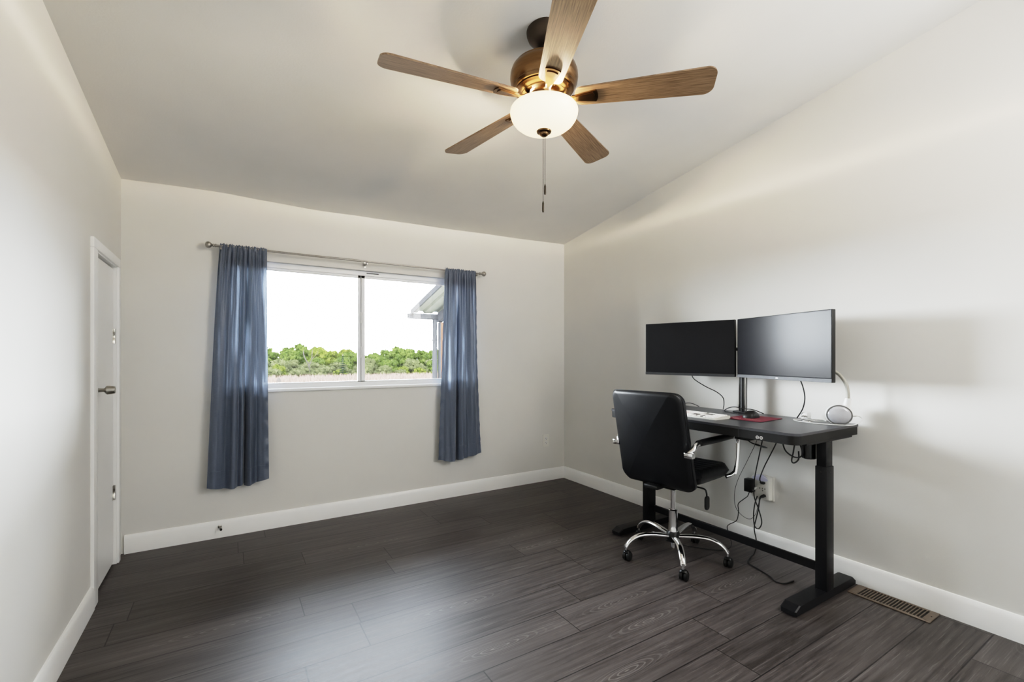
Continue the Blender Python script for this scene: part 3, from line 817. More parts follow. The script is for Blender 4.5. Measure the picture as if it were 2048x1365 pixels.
# keyboard: x0..x1 depth, y0..y1 width (its right-hand end points to the mouse)
t_ = thing('keyboard', 'slim white keyboard with pink and grey keys on the desk front', 'keyboard', (2.345, 1.780, DT), radians(-2))
KW, KD = .434, .128
bm = newbm()
prof = [(-KD/2, .001), (KD/2, .001), (KD/2, .017), (KD/2-.004, .019), (-KD/2+.003, .0095), (-KD/2, .008)]
loft(bm, [[(x, y, z) for x, z in prof] for y in (-KW/2, KW/2)]); kb = link('keyboard_body', bm, M['kbody'], t_, world=False, smooth=25)
bm = newbm(); pit = .0188; rows = 6; cols = 22
for r_ in range(rows):
    for c_ in range(cols):
        y = KW/2-.011-c_*pit-.0094; x = KD/2-.010-r_*.0195-.0085
        if c_ in (15,) : continue
        if r_ == 5 and 4 <= c_ <= 9:
            if c_ != 4: continue
            y0_, y1_ = y-pit*5-.0085, y+.0085
        else: y0_, y1_ = y-.0085, y+.0085
        mi = 0
        if c_ in (0, 1, 2, 3, 8, 9, 10) and r_ in (2, 3, 4): mi = 1
        if (c_ in (16, 17, 18) and r_ in (1, 2)) or (c_ in (13, 14) and r_ in (3, 4)) or (c_ == 17 and r_ in (4, 5)): mi = 2
        zc = .0085+(x+KD/2)/KD*.0085
        box(bm, (x-.0085, y0_, zc), (x+.0085, y1_, zc+.0065), .0014, 1, mi=mi)
link('keycap', bm, [M['keyw'], M['keyp'], M['keyd']], t_, world=False, smooth=30)

# desk lamp
lx, ly = 2.700, 1.147
t_ = thing('desk_lamp', 'white gooseneck desk lamp with round clear front at the desk end', 'desk lamp', (lx, ly, DT))
vd = V((-lx, -ly, 0)).normalized()          # the clear front is turned to the middle of the room
vd = V((vd.x*cos(.10)-vd.y*sin(.10), vd.x*sin(.10)+vd.y*cos(.10), 0))
tdn = V((-vd.y, vd.x, 0))
fnl = lambda a_, b_, c_: tuple(V((lx, ly, DT+.0495))+tdn*a_+V((0, 0, b_))+vd*c_)
def egg(n=40, sx_=1., sz=1., flat=-.0485):
    out = []
    for i in range(n):
        th = 2*pi*i/n; out.append((.0575*cos(th)*sx_, max(flat, .0525*sin(th)*sz)))
    return out
bm = newbm()
loft(bm, [[fnl(x, y, c_) for x, y in egg(sx_=s_, sz=s_)] for c_, s_ in ((-.062, .30), (-.058, .55), (-.048, .78), (-.030, .95), (-.008, 1.02), (.012, 1.03), (.024, .985), (.026, .955))]); link('lamp_body', bm, M['white'], t_)
bm = newbm()
loft(bm, [[fnl(x, y, c_) for x, y in egg(sx_=s_, sz=s_)] for c_, s_ in ((.0235, .995), (.0285, .99), (.0300, .955), (.0290, .885), (.0235, .88))]); link('lens_ring', bm, M['lensring'], t_)
bm = newbm()
loft(bm, [[fnl(x, y, c_) for x, y in egg(sx_=s_, sz=s_, flat=-.046)] for c_, s_ in ((.024, .90), (.0280, .885), (.034, .80), (.038, .60), (.040, .35), (.041, .08))]); link('clear_lens', bm, M['lens'], t_)
# collar at the right-hand shoulder of the body, then the gooseneck bending away behind the screen
cb = V((2.722, 1.122, DT+.066)); ct_ = V((2.712, 1.109, .985))
bm = newbm(); tube(bm, [cb+V((0, .012, -.03)), cb, cb*.5+ct_*.5, ct_], [.030, .027, .0180, .0125], 18, 6); link('neck_collar', bm, M['white'], t_)
bm = newbm(); tube(bm, [ct_+V((0, 0, -.006)), (2.712, 1.110, 1.012), (2.713, 1.117, 1.050), (2.716, 1.136, 1.085), (2.722, 1.165, 1.113), (2.730, 1.205, 1.130), (2.735, 1.255, 1.128)], .0088, 14, 8); link('gooseneck', bm, M['gooseneck'], t_)
bm = newbm(); lathe(bm, [(0, .012), (.020, .010), (.042, .004), (.045, -.004), (.040, -.010), (0, -.010)], 28, axis_m((2.735, 1.298, 1.118), (0, .25, 1))); link('lamp_head', bm, M['white'], t_)

t_ = thing('power_adapter', 'small white cube power adapter lying beside the desk lamp', 'power adapter', (2.752, 1.330, DT))
bm = newbm(); pillow(bm, .038, .038, .040, .008, .005, fn=lambda a_, b_, c_: (2.752+a_, 1.330+b_, DT+.0206+c_), n=4); link('adapter_body', bm, M['white'], t_)
bm = newbm()
for s in (-.006, .006): box(bm, (2.716, 1.330+s-.0008, DT+.016), (2.735, 1.330+s+.0008, DT+.023))
link('prong', bm, M['steel'], t_, smooth=0)

def cord(label, pts, r_=.0026, m='cable', name='cable', plugs=(), n=8):
    bm = newbm(); tube(bm, pts, r_, 8, n)
    z0 = min(p[2] for p in pts); c = V(pts[0])
    t_ = thing(name, label, 'cable', (c.x, c.y, z0))
    link('cable_sheath', bm, M[m], t_)
    for (p, q, w_, h_, mm) in plugs:
        bm = newbm(); P, Q = V(p), V(q); dd = (Q-P)
        tube(bm, [P, P+dd*.15, P+dd*.8, Q], [w_*.8, w_, w_, w_*.75], 10, 3, flat=(1, h_), up=(0, 0, 1) if abs(dd.normalized().z) < .9 else (1, 0, 0)); link('connector', bm, M[mm], t_)
    return t_
Z = DT+.0032
cord('white lamp cord looping over the desk end to the cube adapter',
     [(2.715, 1.086, .895), (2.718, 1.070, .897), (2.722, 1.055, .890), (2.722, 1.050, .878), (2.712, 1.058, .864), (2.690, 1.078, Z+.001), (2.655, 1.100, Z), (2.620, 1.150, Z), (2.600, 1.230, Z), (2.615, 1.310, Z), (2.655, 1.350, Z), (2.690, 1.335, Z), (2.712, 1.325, DT+.010), (2.731, 1.330, DT+.020)], .0022, 'wcable', plugs=[((2.712, 1.090, .895), (2.716, 1.072, .897), .0045, 1, 'wcable')])
cord('coiled white spare cable on the desk between adapter and lamp',
     [(2.700, 1.262, Z), (2.655, 1.265, Z), (2.640, 1.290, Z), (2.670, 1.300, Z+.002), (2.720, 1.275, Z+.004), (2.745, 1.235, Z+.003), (2.715, 1.215, Z+.001), (2.668, 1.225, Z+.0045), (2.640, 1.245, Z+.006)], .0022, 'wcable', plugs=[((2.640, 1.245, Z+.006), (2.618, 1.254, Z+.003), .0048, .6, 'steel')])
cl, tl_, nl = ml[1], ml[2], ml[3]
cord('black cable hanging from the dark monitor to the desk back edge',
     [(2.628, 1.985, 1.075), (2.645, 1.975, 1.045), (2.690, 1.925, 1.000), (2.735, 1.875, .965), (2.765, 1.850, .930), (2.775, 1.848, .890), (2.773, 1.852, DT+.004)], .0030)
cord('black cable dropping from the reflective monitor past its lower edge to the desk',
     [(2.655, 1.325, 1.085), (2.672, 1.318, 1.060), (2.690, 1.312, 1.010), (2.705, 1.315, .960), (2.722, 1.335, .905), (2.738, 1.372, DT+.004)], .0032)
cord('black cable looped over the desk around the monitor post foot',
     [(2.760, 1.575, DT+.004), (2.752, 1.606, DT+.016), (2.735, 1.636, DT+.026), (2.694, 1.664, DT+.030), (2.682, 1.700, DT+.037), (2.672, 1.735, DT+.033), (2.670, 1.768, DT+.016), (2.675, 1.775, DT+.004), (2.672, 1.748, Z), (2.650, 1.700, Z), (2.640, 1.66, Z)], .0028)
bm = None
cord('black cable running up the monitor post side', [(2.706, 1.665, DT+.013), (2.704, 1.664, .92), (2.706, 1.668, 1.00), (2.710, 1.670, 1.09), (2.712, 1.668, 1.20)], .0026)
cord('short black cable arching behind the chair top on the desk back',
     [(2.775, 2.035, DT+.004), (2.770, 2.060, DT+.014), (2.760, 2.095, DT+.024), (2.742, 2.130, DT+.020), (2.725, 2.150, DT+.005), (2.690, 2.150, Z), (2.620, 2.110, Z), (2.590, 2.080, Z), (2.575, 2.045, Z)], .0026,
     plugs=[((2.575, 2.045, DT+.006), (2.560, 1.998, DT+.0055), .0075, .55, 'plastic')])

# ------------------------------------------------------------------ outlet tap and its cords on the right wall
t_ = thing('outlet_expander', 'white multi plug outlet tap with night light under the desk', 'outlet', (2.80, 1.612, .310))
bm = newbm(); pillow(bm, .120, .150, .012, .006, .003, fn=lambda a_, b_, c_: (2.824-.0005+c_*.9, 1.607+a_, .388+b_), n=4); link('wall_plate', bm, M['ivory'], t_)
bm = newbm()
def tapo(z, n=18):
    return None
ow = []
for i in range(25):     # front outline: straight on one side, domed top and bottom
    ow.append(i)
# body with domed top & bottom: width follows the depth
def tap_ring(x, w_, z0, z1, bul):
    out = []
    for i in range(17):
        a_ = i/16; y = -w_/2+w_*a_; out.append((x, 1.612+y, z1+bul*sin(pi*a_)))
    for i in range(17):
        a_ = i/16; y = w_/2-w_*a_; out.append((x, 1.612+y, z0-bul*sin(pi*a_)*.6))
    return out
loft(bm, [tap_ring(2.8185, .112, .322, .455, .014), tap_ring(2.800, .112, .322, .455, .016), tap_ring(2.786, .108, .326, .450, .015), tap_ring(2.782, .098, .332, .444, .010)])
tb = link('tap_body', bm, M['ivory'], t_, smooth=40)
bm = newbm()
for yy in (1.580, 1.596, 1.612):
    box(bm, (2.7810, yy-.0016, .384), (2.7835, yy+.0016, .394), mi=0)
box(bm, (2.7810, 1.592, .374), (2.7835, 1.597, .379)); link('receptacle', bm, M['slot'], t_, smooth=0)
bm = newbm(); loft(bm, [tap_ring(2.8, .106, .448, .452, .018), tap_ring(2.790, .104, .447, .452, .018), tap_ring(2.781, .094, .440, .447, .012)]); link('night_light', bm, M['violet'], t_)
t_ = thing('wall_charger', 'black block charger plugged into the outlet tap', 'charger', (2.77, 1.672, .36))
bm = newbm(); box(bm, (2.738, 1.640, .358), (2.7805, 1.688, .438), .003, 2); link('charger_body', bm, M['plastic'], t_)
def plug(label, p, q, w_=.013, m='plastic'):
    bm = newbm(); P, Q = V(p), V(q); dd = Q-P
    tube(bm, [P, P+dd*.1, P+dd*.6, Q], [w_*.85, w_, w_*.9, w_*.45], 12, 4, flat=(1, .75), up=(0, 0, 1)); return bm
X0 = 2.745
def wcord(label, pts, r_=.0024, m='cable', pl=None):
    bm = newbm(); tube(bm, pts, r_, 8, 8)
    t_ = thing('power_cable', label, 'cord', (pts[0][0], pts[0][1], min(p[2] for p in pts)))
    link('cord_sheath', bm, M[m], t_)
    if pl:
        for p, q, w_, mm in pl:
            bm = plug('', p, q, w_); link('plug', bm, M[mm], t_)
    return t_
wcord('black power cord falling from the desk apron to the top plug of the tap',
      [(2.700, 1.440, .791), (2.705, 1.450, .76), (2.720, 1.480, .69), (2.738, 1.520, .62), (2.742, 1.555, .55), (2.742, 1.575, .50), (2.744, 1.590, .455), (2.752, 1.588, .432)], .0034, pl=[((2.780, 1.588, .425), (2.748, 1.588, .433), .0125, 'plastic')])
wcord('black power cord from the lowest plug of the tap down to the floor',
      [(2.748, 1.585, .345), (2.738, 1.588, .325), (2.735, 1.592, .28), (2.735, 1.605, .22), (2.728, 1.615, .15), (2.722, 1.600, .09), (2.716, 1.596, .045), (2.700, 1.600, .006), (2.650, 1.590, .0035), (2.560, 1.550, .0035), (2.530, 1.470, .0035), (2.500, 1.390, .0035), (2.470, 1.345, .0035), (2.490, 1.310, .0035), (2.560, 1.300, .0035)], .0034, pl=[((2.780, 1.582, .350), (2.745, 1.586, .345), .0120, 'plastic')])
wcord('black cord from the block charger sagging to the baseboard and the crossbar',
      [(2.755, 1.662, .358), (2.745, 1.668, .330), (2.735, 1.690, .305), (2.730, 1.720, .270), (2.735, 1.722, .220), (2.735, 1.735, .160), (2.725, 1.790, .110), (2.715, 1.770, .060), (2.690, 1.740, .020), (2.640, 1.730, .0035), (2.560, 1.760, .0035), (2.455, 1.90, .0035), (2.420, 2.02, .0035)], .0026, pl=[((2.778, 1.630, .392), (2.752, 1.650, .362), .0075, 'label')])
wcord('long black cord in a narrow loop hanging from the desk underside',
      [(2.680, 1.530, .791), (2.680, 1.535, .72), (2.690, 1.560, .62), (2.698, 1.585, .52), (2.700, 1.600, .43), (2.700, 1.598, .35), (2.700, 1.570, .28), (2.704, 1.555, .21), (2.706, 1.575, .165), (2.706, 1.600, .175), (2.712, 1.610, .24), (2.720, 1.605, .31), (2.735, 1.600, .350)], .0034)
wcord('thin grey-black cord in the widest loop beside the outlet tap',
      [(2.690, 1.555, .791), (2.700, 1.580, .70), (2.715, 1.650, .56), (2.725, 1.720, .42), (2.728, 1.745, .32), (2.728, 1.735, .245), (2.726, 1.690, .205), (2.724, 1.640, .20), (2.730, 1.610, .235), (2.738, 1.595, .30), (2.744, 1.592, .345)], .0015)
wcord('black cord curled in a loop from the motor housing',
      [(2.430, 1.290, .789), (2.430, 1.290, .765), (2.440, 1.280, .715), (2.465, 1.255, .685), (2.490, 1.235, .682), (2.491, 1.222, .705), (2.495, 1.235, .745), (2.485, 1.243, .765), (2.478, 1.252, .750), (2.472, 1.258, .70), (2.466, 1.262, .662), (2.470, 1.252, .652), (2.485, 1.238, .672), (2.500, 1.245, .710)], .0036)
wcord('pair of dangling black leads ending in a grey connector under the apron',
      [(2.306, 1.420, .789), (2.318, 1.415, .765), (2.350, 1.405, .742), (2.375, 1.395, .733)], .0030, pl=[((2.372, 1.396, .734), (2.400, 1.385, .724), .0068, 'plastic'), ((2.400, 1.385, .724), (2.425, 1.365, .715), .0072, 'gasket')])
wcord('stub of black cord poking out below the desk apron',
      [(2.330, 1.250, .788), (2.360, 1.300, .782), (2.400, 1.362, .764), (2.420, 1.395, .758)], .0034)

# ------------------------------------------------------------------ office chair (local: +x is where the sitter faces)
ch = thing('office_chair', 'black leather office chair with chrome arms and star base', 'chair', (2.255, 1.832, 0), radians(8))
bm = newbm()
lathe(bm, [(0, .098), (.030, .098), (.034, .104), (.036, .112), (.040, .120), (.040, .140), (.036, .152), (.030, .160), (0, .160)], 32); link('base_hub', bm, M['plastic'], ch, world=False)
bm = newbm(); lathe(bm, [(0, .150), (.027, .150), (.028, .160), (.0265, .164), (.0255, .275), (.026, .285), (.020, .290), (0, .290)], 28)
lathe(bm, [(0, .06), (.011, .06), (.012, .10), (0, .10)], 16); gl = link('gas_lift', bm, M['chrome'], ch, world=False)
bm = newbm(); lathe(bm, [(0, .28), (.0145, .28), (.0145, .425), (.020, .427), (.020, .445), (0, .445)], 24); link('piston', bm, M['chrome'], gl, world=False)
bm = newbm()
tube(bm, [(.030, 0, .132), (.080, 0, .140), (.140, 0, .147), (.200, 0, .146), (.245, 0, .132), (.277, 0, .108), (.295, 0, .082)], [.016, .017, .0165, .0155, .0145, .014, .0135], 16, 6, flat=(1.15, .72), up=(0, 0, 1))
lathe(bm, [(0, .060), (.006, .060), (.0065, .078), (.010, .080), (.011, .092), (0, .094)], 14, Matrix.Translation(((.294), 0, 0)))
leg0 = link('base_leg', bm, M['chrome'], ch, world=False)
bm = newbm()
for s in (-1, 1):
    lathe(bm, [(0, 0), (.019, 0), (.024, .003), (.0252, .008), (.0246, .016), (.020, .0195), (.010, .0200), (0, .0198)], 24, Matrix.Translation((-.012, s*.0025, .0257)) @ Matrix.Rotation(-s*pi/2, 4, 'X'))
tube(bm, [(-.030, 0, .036), (-.018, 0, .0525), (-.004, 0, .056), (.006, 0, .048)], .0185, 10, 5, flat=(1, .30), up=(0, 0, 1))
lathe(bm, [(0, .050), (.0085, .050), (.0085, .064), (0, .064)], 12)
cas0 = link('caster', bm, M['plastic'], leg0, world=False); cas0.location = (.294, 0, 0)
for i, adeg in enumerate((13, 85, 157, 229, 301)):
    l_ = leg0 if i == 0 else dup(leg0, ch)
    l_.rotation_euler = (0, 0, radians(adeg-8))
    for c_ in l_.children: c_.rotation_euler = (0, 0, radians((-74, -66, -78, -70, -76)[i]-90-adeg))
# swivel the casters a little differently
bm = newbm()
box(bm, (-.13, -.085, .438), (.11, .085, .470), .010, 3); box(bm, (-.235, -.045, .452), (-.10, .045, .474), .006, 2); box(bm, (-.05, -.05, .424), (.05, .05, .442), .006, 2)
link('tilt_mechanism', bm, M['plastic'], ch, world=False)
bm = newbm()
tube(bm, [(.00, -.07, .452), (.01, -.15, .450), (.012, -.190, .446), (.012, -.200, .428), (.012, -.202, .405)], .0045, 10, 6)
pillow(bm, .042, .078, .012, .018, .004, fn=lambda a_, b_, c_: (.012+a_, -.203+c_, .372+b_), n=6); link('tilt_lever', bm, M['plastic'], ch, world=False)
# seat with tufted channels across
SW, SD = .480, .500
def seatf(a_, b_, c_):
    x = a_; y = b_; z = .527+c_
    if c_ > 0:
        rib = abs(sin(pi*(x+.5)/.052)); edge = max(0, 1-(abs(y)/(SW/2-.03))**6)
        z += .007*rib*edge
    z += -.020*max(0, (x-.12)/.12)**2 + .010*max(0, (-x-.12)/.1)**2
    z += .010*(abs(y)/(SW/2))**3
    return (x+.040, y, z)
bm = newbm()
o_ = rrect(SD, SW, .055, 10)
# grid topped seat: dense enough for the channels
GN = 90; GM = 24
top = {}
def inside(a_, b_):
    return (a_*(SD/2), b_*(SW/2))
rings = []
def sq_map(u, v):
    # unit square to rounded rectangle
    p = 5.0
    r_ = (abs(u)**p+abs(v)**p)**(1/p) if (u or v) else 1
    m_ = max(abs(u), abs(v))
    k_ = m_/r_ if r_ > 0 else 1
    return u*k_*SD/2, v*k_*SW/2
for side in (1, -1):
    grid = []
    for i in range(GN+1):
        row = []
        for j in range(GM+1):
            u, v = -1+2*i/GN, -1+2*j/GM
            x, y = sq_map(u, v)
            m_ = max(abs(u), abs(v))
            e_ = 1-m_
            c_ = side*(.040*min(1, (max(0, e_)/.10))**.5 if e_ > 0 else 0)
            row.append(bm.verts.new(seatf(x, y, c_)))
        grid.append(row)
    for i in range(GN):
        for j in range(GM):
            q = (grid[i][j], grid[i+1][j], grid[i+1][j+1], grid[i][j+1])
            bm.faces.new(q if side > 0 else q[::-1])
bmesh.ops.remove_doubles(bm, verts=bm.verts[:], dist=.0004)
link('seat', bm, M['leather'], ch, world=False, smooth=60)
# backrest: leaning, slightly dished padded panel
BW, BH = .455, .545
def backf(a_, b_, c_):
    zz = b_+BH/2                       # 0 at the bottom
    lean = -.215-.085*(zz/BH)-.030*(zz/BH)**2+.035*max(0, 1-zz/.12)**2
    dish = .050*(a_/(BW/2))**2
    taper = 1+.03*(.5-zz/BH)
    return (lean+c_+dish, a_*taper, .462+zz)
bm = newbm(); pillow(bm, BW, BH, .058, .050, .022, .004, .012, fn=backf, n=10); bk = link('backrest', bm, M['leather'], ch, world=False, smooth=60)
bm = newbm()
oo = rrect(BW-.002, BH-.002, .050, 10)
tube(bm, [backf(x, y, -.012) for x, y in oo+oo[:1]], .0032, 6, smoothp=False); link('piping', bm, M['leather'], bk, world=False)
# arms: chrome loop with black pad on top
for s in (-1, 1):
    yy = -.262 if s < 0 else .238
    rb = -.262 if s < 0 else -.225
    path = [(rb, yy*.93, .690), (rb+.017, yy, .712), (rb+.040, yy, .731), (-.180, yy, .738), (-.05, yy, .736), (.12, yy, .735), (.215, yy, .734), (.252, yy, .722), (.262, yy, .695), (.258, yy, .63), (.246, yy, .56), (.232, yy*.99, .512)]
    bm = newbm(); tube(bm, path, .0135, 16, 8, flat=(1.5, .72), up=(0, s, .0001)) if False else tube(bm, path, .0135, 16, 8)
    tube(bm, [(.236, yy*.99, .525), (.215, yy*.93, .505), (.19, yy*.86, .497)], .0125, 12, 5)
    box(bm, (rb-.023, yy-.016 if s < 0 else yy-.030, .672), (rb+.012, yy+.030 if s < 0 else yy+.016, .700), .004, 2)
    ar = link('armrest', bm, M['chrome'], ch, world=False)
    bm = newbm(); tube(bm, [(-.186, yy, .7405), (-.10, yy, .741), (.05, yy, .740), (.17, yy, .739)], [.017, .0185, .0185, .016], 16, 6, flat=(1.25, .95), up=(0, 0, 1)); link('arm_pad', bm, M['leather'], ar, world=False)

# ------------------------------------------------------------------ outdoors: yard, porch, field and thicket
GZ = -.70
bm = newbm(); box(bm, (-90, YF+.13, GZ-.2), (130, 140, GZ)); struct(link('ground', bm, M['field'], smooth=0))
bm = newbm(); rnd = random.Random(5)
def blade_(x, y, h, wd):
    a_ = rnd.random()*pi; dx_, dy_ = cos(a_)*wd, sin(a_)*wd; lx_, ly_ = rnd.uniform(-.15, .15), rnd.uniform(-.15, .15)
    bm.faces.new((bm.verts.new((x-dx_, y-dy_, GZ)), bm.verts.new((x+dx_, y+dy_, GZ)), bm.verts.new((x+lx_, y+ly_, GZ+h))))
for _ in range(9000):
    y = rnd.uniform(31, 42.3); x = rnd.uniform(-.05*y, .52*y)
    if abs(x-2.75) < .6 and abs(y-33.5) < .6: continue
    blade_(x, y, rnd.uniform(.18, .48), rnd.uniform(.02, .06))
gr = link('dry_grass', bm, M['grass'], None, smooth=0); gr['kind'] = 'stuff'; gr['label'] = 'dry tan grass covering the field beyond the window'; gr['category'] = 'grass'
bm = newbm()
loft(bm, [[(2.75+x*.22*s_+.05*z, 33.5+y*.2*s_, GZ+z) for x, y in ((1, .3), (.3, 1), (-.8, .6), (-1, -.4), (0, -1))] for z, s_ in ((0, 1), (.22, .8), (.40, .45), (.50, .12))])
tag(link('tree_stump', bm, M['stump'], None), 'dark pointed stump standing in the dry tan field', 'stump')

def crown_mesh(name, seed, m, w_, h_, n_leaf, leaf, lobes):
    rnd = random.Random(seed); bm = newbm()
    L_ = []
    for i in range(lobes):
        t_ = (i+.5)/lobes; a_ = i*2.39996+rnd.uniform(-.3, .3); rr_ = sqrt(t_)*.66*rnd.uniform(.85, 1.1)
        zt = (1-.55*rr_*rr_)*h_*.80
        L_.append((V((cos(a_)*rr_*w_, sin(a_)*rr_*w_, zt*rnd.uniform(.78, 1.0))), rnd.uniform(.24, .34)*w_))
        L_.append((V((cos(a_+.7)*(rr_*.5+.42)*w_, sin(a_+.7)*(rr_*.5+.42)*w_, zt*rnd.uniform(.15, .62))), rnd.uniform(.30, .40)*w_))
    L_.append((V((0, 0, h_*.42)), .62*w_)); L_.append((V((0, 0, h_*.2)), .6*w_)); lobes = len(L_)
    for c, rr_ in L_:
        t = bmesh.new(); bmesh.ops.create_icosphere(t, subdivisions=2, radius=rr_*.78, matrix=Matrix.Translation(c) @ Matrix.Diagonal((1, 1, .85, 1)))
        for v in t.verts: v.co += (v.co-c)*rnd.uniform(-.16, .16)
        me = bpy.data.meshes.new('t'); t.to_mesh(me); t.free(); bm.from_mesh(me); bpy.data.meshes.remove(me)
        for _ in range(n_leaf//lobes):
            dd = V((rnd.gauss(0, 1), rnd.gauss(0, 1), rnd.gauss(0, 1))).normalized()
            p = c+V((dd.x, dd.y, dd.z*.85))*rr_*rnd.uniform(.72, 1.12)
            if p.z < .02: continue
            u_ = V((rnd.gauss(0, 1), rnd.gauss(0, 1), rnd.gauss(0, 1))).normalized(); v_ = u_.cross(dd).normalized() if abs(u_.dot(dd)) < .98 else V((1, 0, 0))
            s_ = leaf*rnd.uniform(.6, 1.4)
            bm.faces.new([bm.verts.new(p+q) for q in (u_*s_, v_*s_*.55, -u_*s_, -v_*s_*.55)])
    me = bpy.data.meshes.new(name); bm.to_mesh(me); bm.free(); me.materials.append(m)
    return me
def trunk_mesh(h_, m, r_=.07, forks=0, seed=1):
    rnd = random.Random(seed); bm = newbm()
    tube(bm, [(0, 0, -.05), (.03, .02, h_*.4), (-.02, .01, h_*.8), (.02, 0, h_)], [r_, r_*.8, r_*.6, r_*.3], 7, 4)
    for i in range(forks):
        a_ = rnd.random()*6.28; z = h_*rnd.uniform(.3, .75); l_ = h_*rnd.uniform(.2, .4)
        tube(bm, [(0, 0, z), (cos(a_)*l_*.5, sin(a_)*l_*.5, z+l_*.5), (cos(a_)*l_*.75, sin(a_)*l_*.75, z+l_*1.1)], [r_*.5, r_*.35, r_*.12], 6, 4)
    me = bpy.data.meshes.new('trunk'); bm.to_mesh(me); bm.free(); me.materials.append(m); return me
KINDS = {
 'back':  [crown_mesh('crown', 20+i, M[mm], 1.5, 3.2, 2600, .12, 11) for i, mm in enumerate(('leafg', 'leafb', 'leafg'))],
 'mid':   [crown_mesh('crown', 40+i, M[mm], 1.25, 2.1, 2200, .10, 9) for i, mm in enumerate(('leafb', 'leafs', 'leafg', 'leafs'))],
 'low':   [crown_mesh('crown', 60+i, M[mm], 1.05, 1.25, 1700, .08, 8) for i, mm in enumerate(('leafs', 'leafb', 'leafs'))],
}
TR = {'back': trunk_mesh(2.0, M['bark'], .09, 3), 'mid': trunk_mesh(1.3, M['bark'], .06, 2, 2), 'low': trunk_mesh(.7, M['bark'], .04, 2, 3)}
LAB = {'back': ('tall green tree standing at the rear of the thicket beyond the field', 'tree', 'tall_tree', 'tall trees at the rear of the thicket'),
       'mid': ('bushy light green tree in the middle of the thicket beyond the field', 'tree', 'bushy_tree', 'bushy trees in the middle of the thicket'),
       'low': ('low pale green shrub at the edge of the dry field', 'shrub', 'low_shrub', 'low shrubs along the field edge')}
def plant(kind, i, x, y, s_, zoff=0., sz=1.):
    l_, c_, nm, gp = LAB[kind]
    o = thing(nm, l_, c_, (x, y, GZ+zoff), rnd.random()*6.28, gp)
    o.scale = (s_, s_, s_*sz)
    for part, me in (('crown', KINDS[kind][i % len(KINDS[kind])]), ('trunk', TR[kind])):
        p = bpy.data.objects.new(part, me); COL.objects.link(p); p.parent = o
rnd = random.Random(12)
HT = lambda q: 1.0+.13*math.exp(-((q-.135)/.04)**2)+.10*math.exp(-((q-.335)/.05)**2)-.05*math.exp(-((q-.28)/.03)**2)   # skyline over x/y
def row_(kind, y, step, s0, s1, nk, top=False, sz=(.85, 1.05), off=0.):
    x = -.02*y+off
    while x < .46*y:
        q = x/y; plant(kind, rnd.randrange(nk), x, y+rnd.uniform(-.1, .1), rnd.uniform(s0, s1)*(HT(q) if top else 1), 0, rnd.uniform(*sz)*(HT(q) if top else 1)); x += step*rnd.uniform(.98, 1.06)
row_('low', 44.6, 1.9, .62, .86, 3, sz=(.75, 1.2)); row_('low', 46.5, 1.9, .70, .88, 3, sz=(.9, 1.3), off=.9)
row_('mid', 48.7, 2.5, .78, .92, 4); row_('mid', 51.2, 2.5, .82, .95, 4, sz=(1., 1.2), off=1.2)
row_('back', 54.3, 3.1, .80, .92, 3, True); row_('back', 57.6, 3.2, .84, .95, 3, True, (.95, 1.1), 1.5); row_('back', 61.2, 3.3, .88, .98, 3, True, (1., 1.15), .6)
# one dark conifer and one dead pale tree stand out
t_ = thing('dark_conifer', 'dark green conifer before the thicket near the window mullion', 'tree', (8.69, 43.1, GZ))
bm = newbm(); rr = random.Random(3)
for lv in range(9):
    z = .25+lv*.20; rad_ = .50*(1-lv/10)
    for kk in range(26):
        a_ = rr.random()*6.28; l_ = rad_*rr.uniform(.7, 1.15); c0 = V((0, 0, z+.12)); e_ = V((cos(a_)*l_, sin(a_)*l_, z-.06)); sd = V((-sin(a_), cos(a_), 0))*.09
        bm.faces.new([bm.verts.new(p) for p in (c0, e_*.6+c0*.4+sd, e_, e_*.6+c0*.4-sd)])
bm.transform(Matrix.Translation((8.69, 43.1, GZ))); link('crown', bm, M['leafd'], t_, smooth=0)
bm = newbm(); tube(bm, [(8.69, 43.1, GZ), (8.69, 43.1, GZ+2.1)], [.06, .02], 7, smoothp=False); link('trunk', bm, M['bark'], t_)
t_ = thing('dead_tree', 'pale leafless dead tree among the green thicket', 'tree', (6.35, 46.95, GZ))
bm = newbm(); bx, by = 6.35, 46.95
tube(bm, [(bx+.1, by, GZ), (bx+.05, by, GZ+1.0), (bx-.30, by-.05, GZ+1.75), (bx-.42, by-.05, GZ+2.25), (bx-.34, by-.05, GZ+2.55)], [.07, .06, .05, .04, .015], 7, 5); link('trunk', bm, M['palebark'], t_)
bm = newbm()
tube(bm, [(bx+.05, by, GZ+.95), (bx+.30, by, GZ+1.6), (bx+.34, by, GZ+2.3), (bx+.45, by, GZ+2.7)], [.05, .04, .03, .01], 7, 5)
tube(bm, [(bx+.30, by, GZ+1.6), (bx+.75, by, GZ+2.1), (bx+.9, by, GZ+2.5)], [.03, .02, .01], 6, 5); link('branch', bm, M['palebark'], t_)

# porch roof reaching out from the house past the window
px0, px1, ye, yh = 2.46, 5.6, 7.0, 3.95
ze = 1.905; sl = .245
t_ = thing('porch_roof', 'corrugated metal porch roof with gutter outside the window', 'porch roof', (px0, ye, ze))
bm = newbm()
prof = []
x = px0
while x < px1:
    prof += [(x, 0), (x+.10, 0), (x+.125, .028), (x+.185, .028), (x+.21, 0)]; x += .25
N_ = len(prof)
rows = []
for y, z in ((ye+.05, ze-.012), (yh, ze+sl*(ye-yh))):
    rows.append(([bm.verts.new((a_, y, z+b_)) for a_, b_ in prof], [bm.verts.new((a_, y, z+b_+.008)) for a_, b_ in prof]))
for q in (0, 1):
    for i in range(N_-1): bm.faces.new((rows[0][q][i], rows[0][q][i+1], rows[1][q][i+1], rows[1][q][i]))
link('roof_sheet', bm, M['tin'], t_, smooth=0)
bm = newbm(); mt = Matrix.Translation((0, 0, 0))
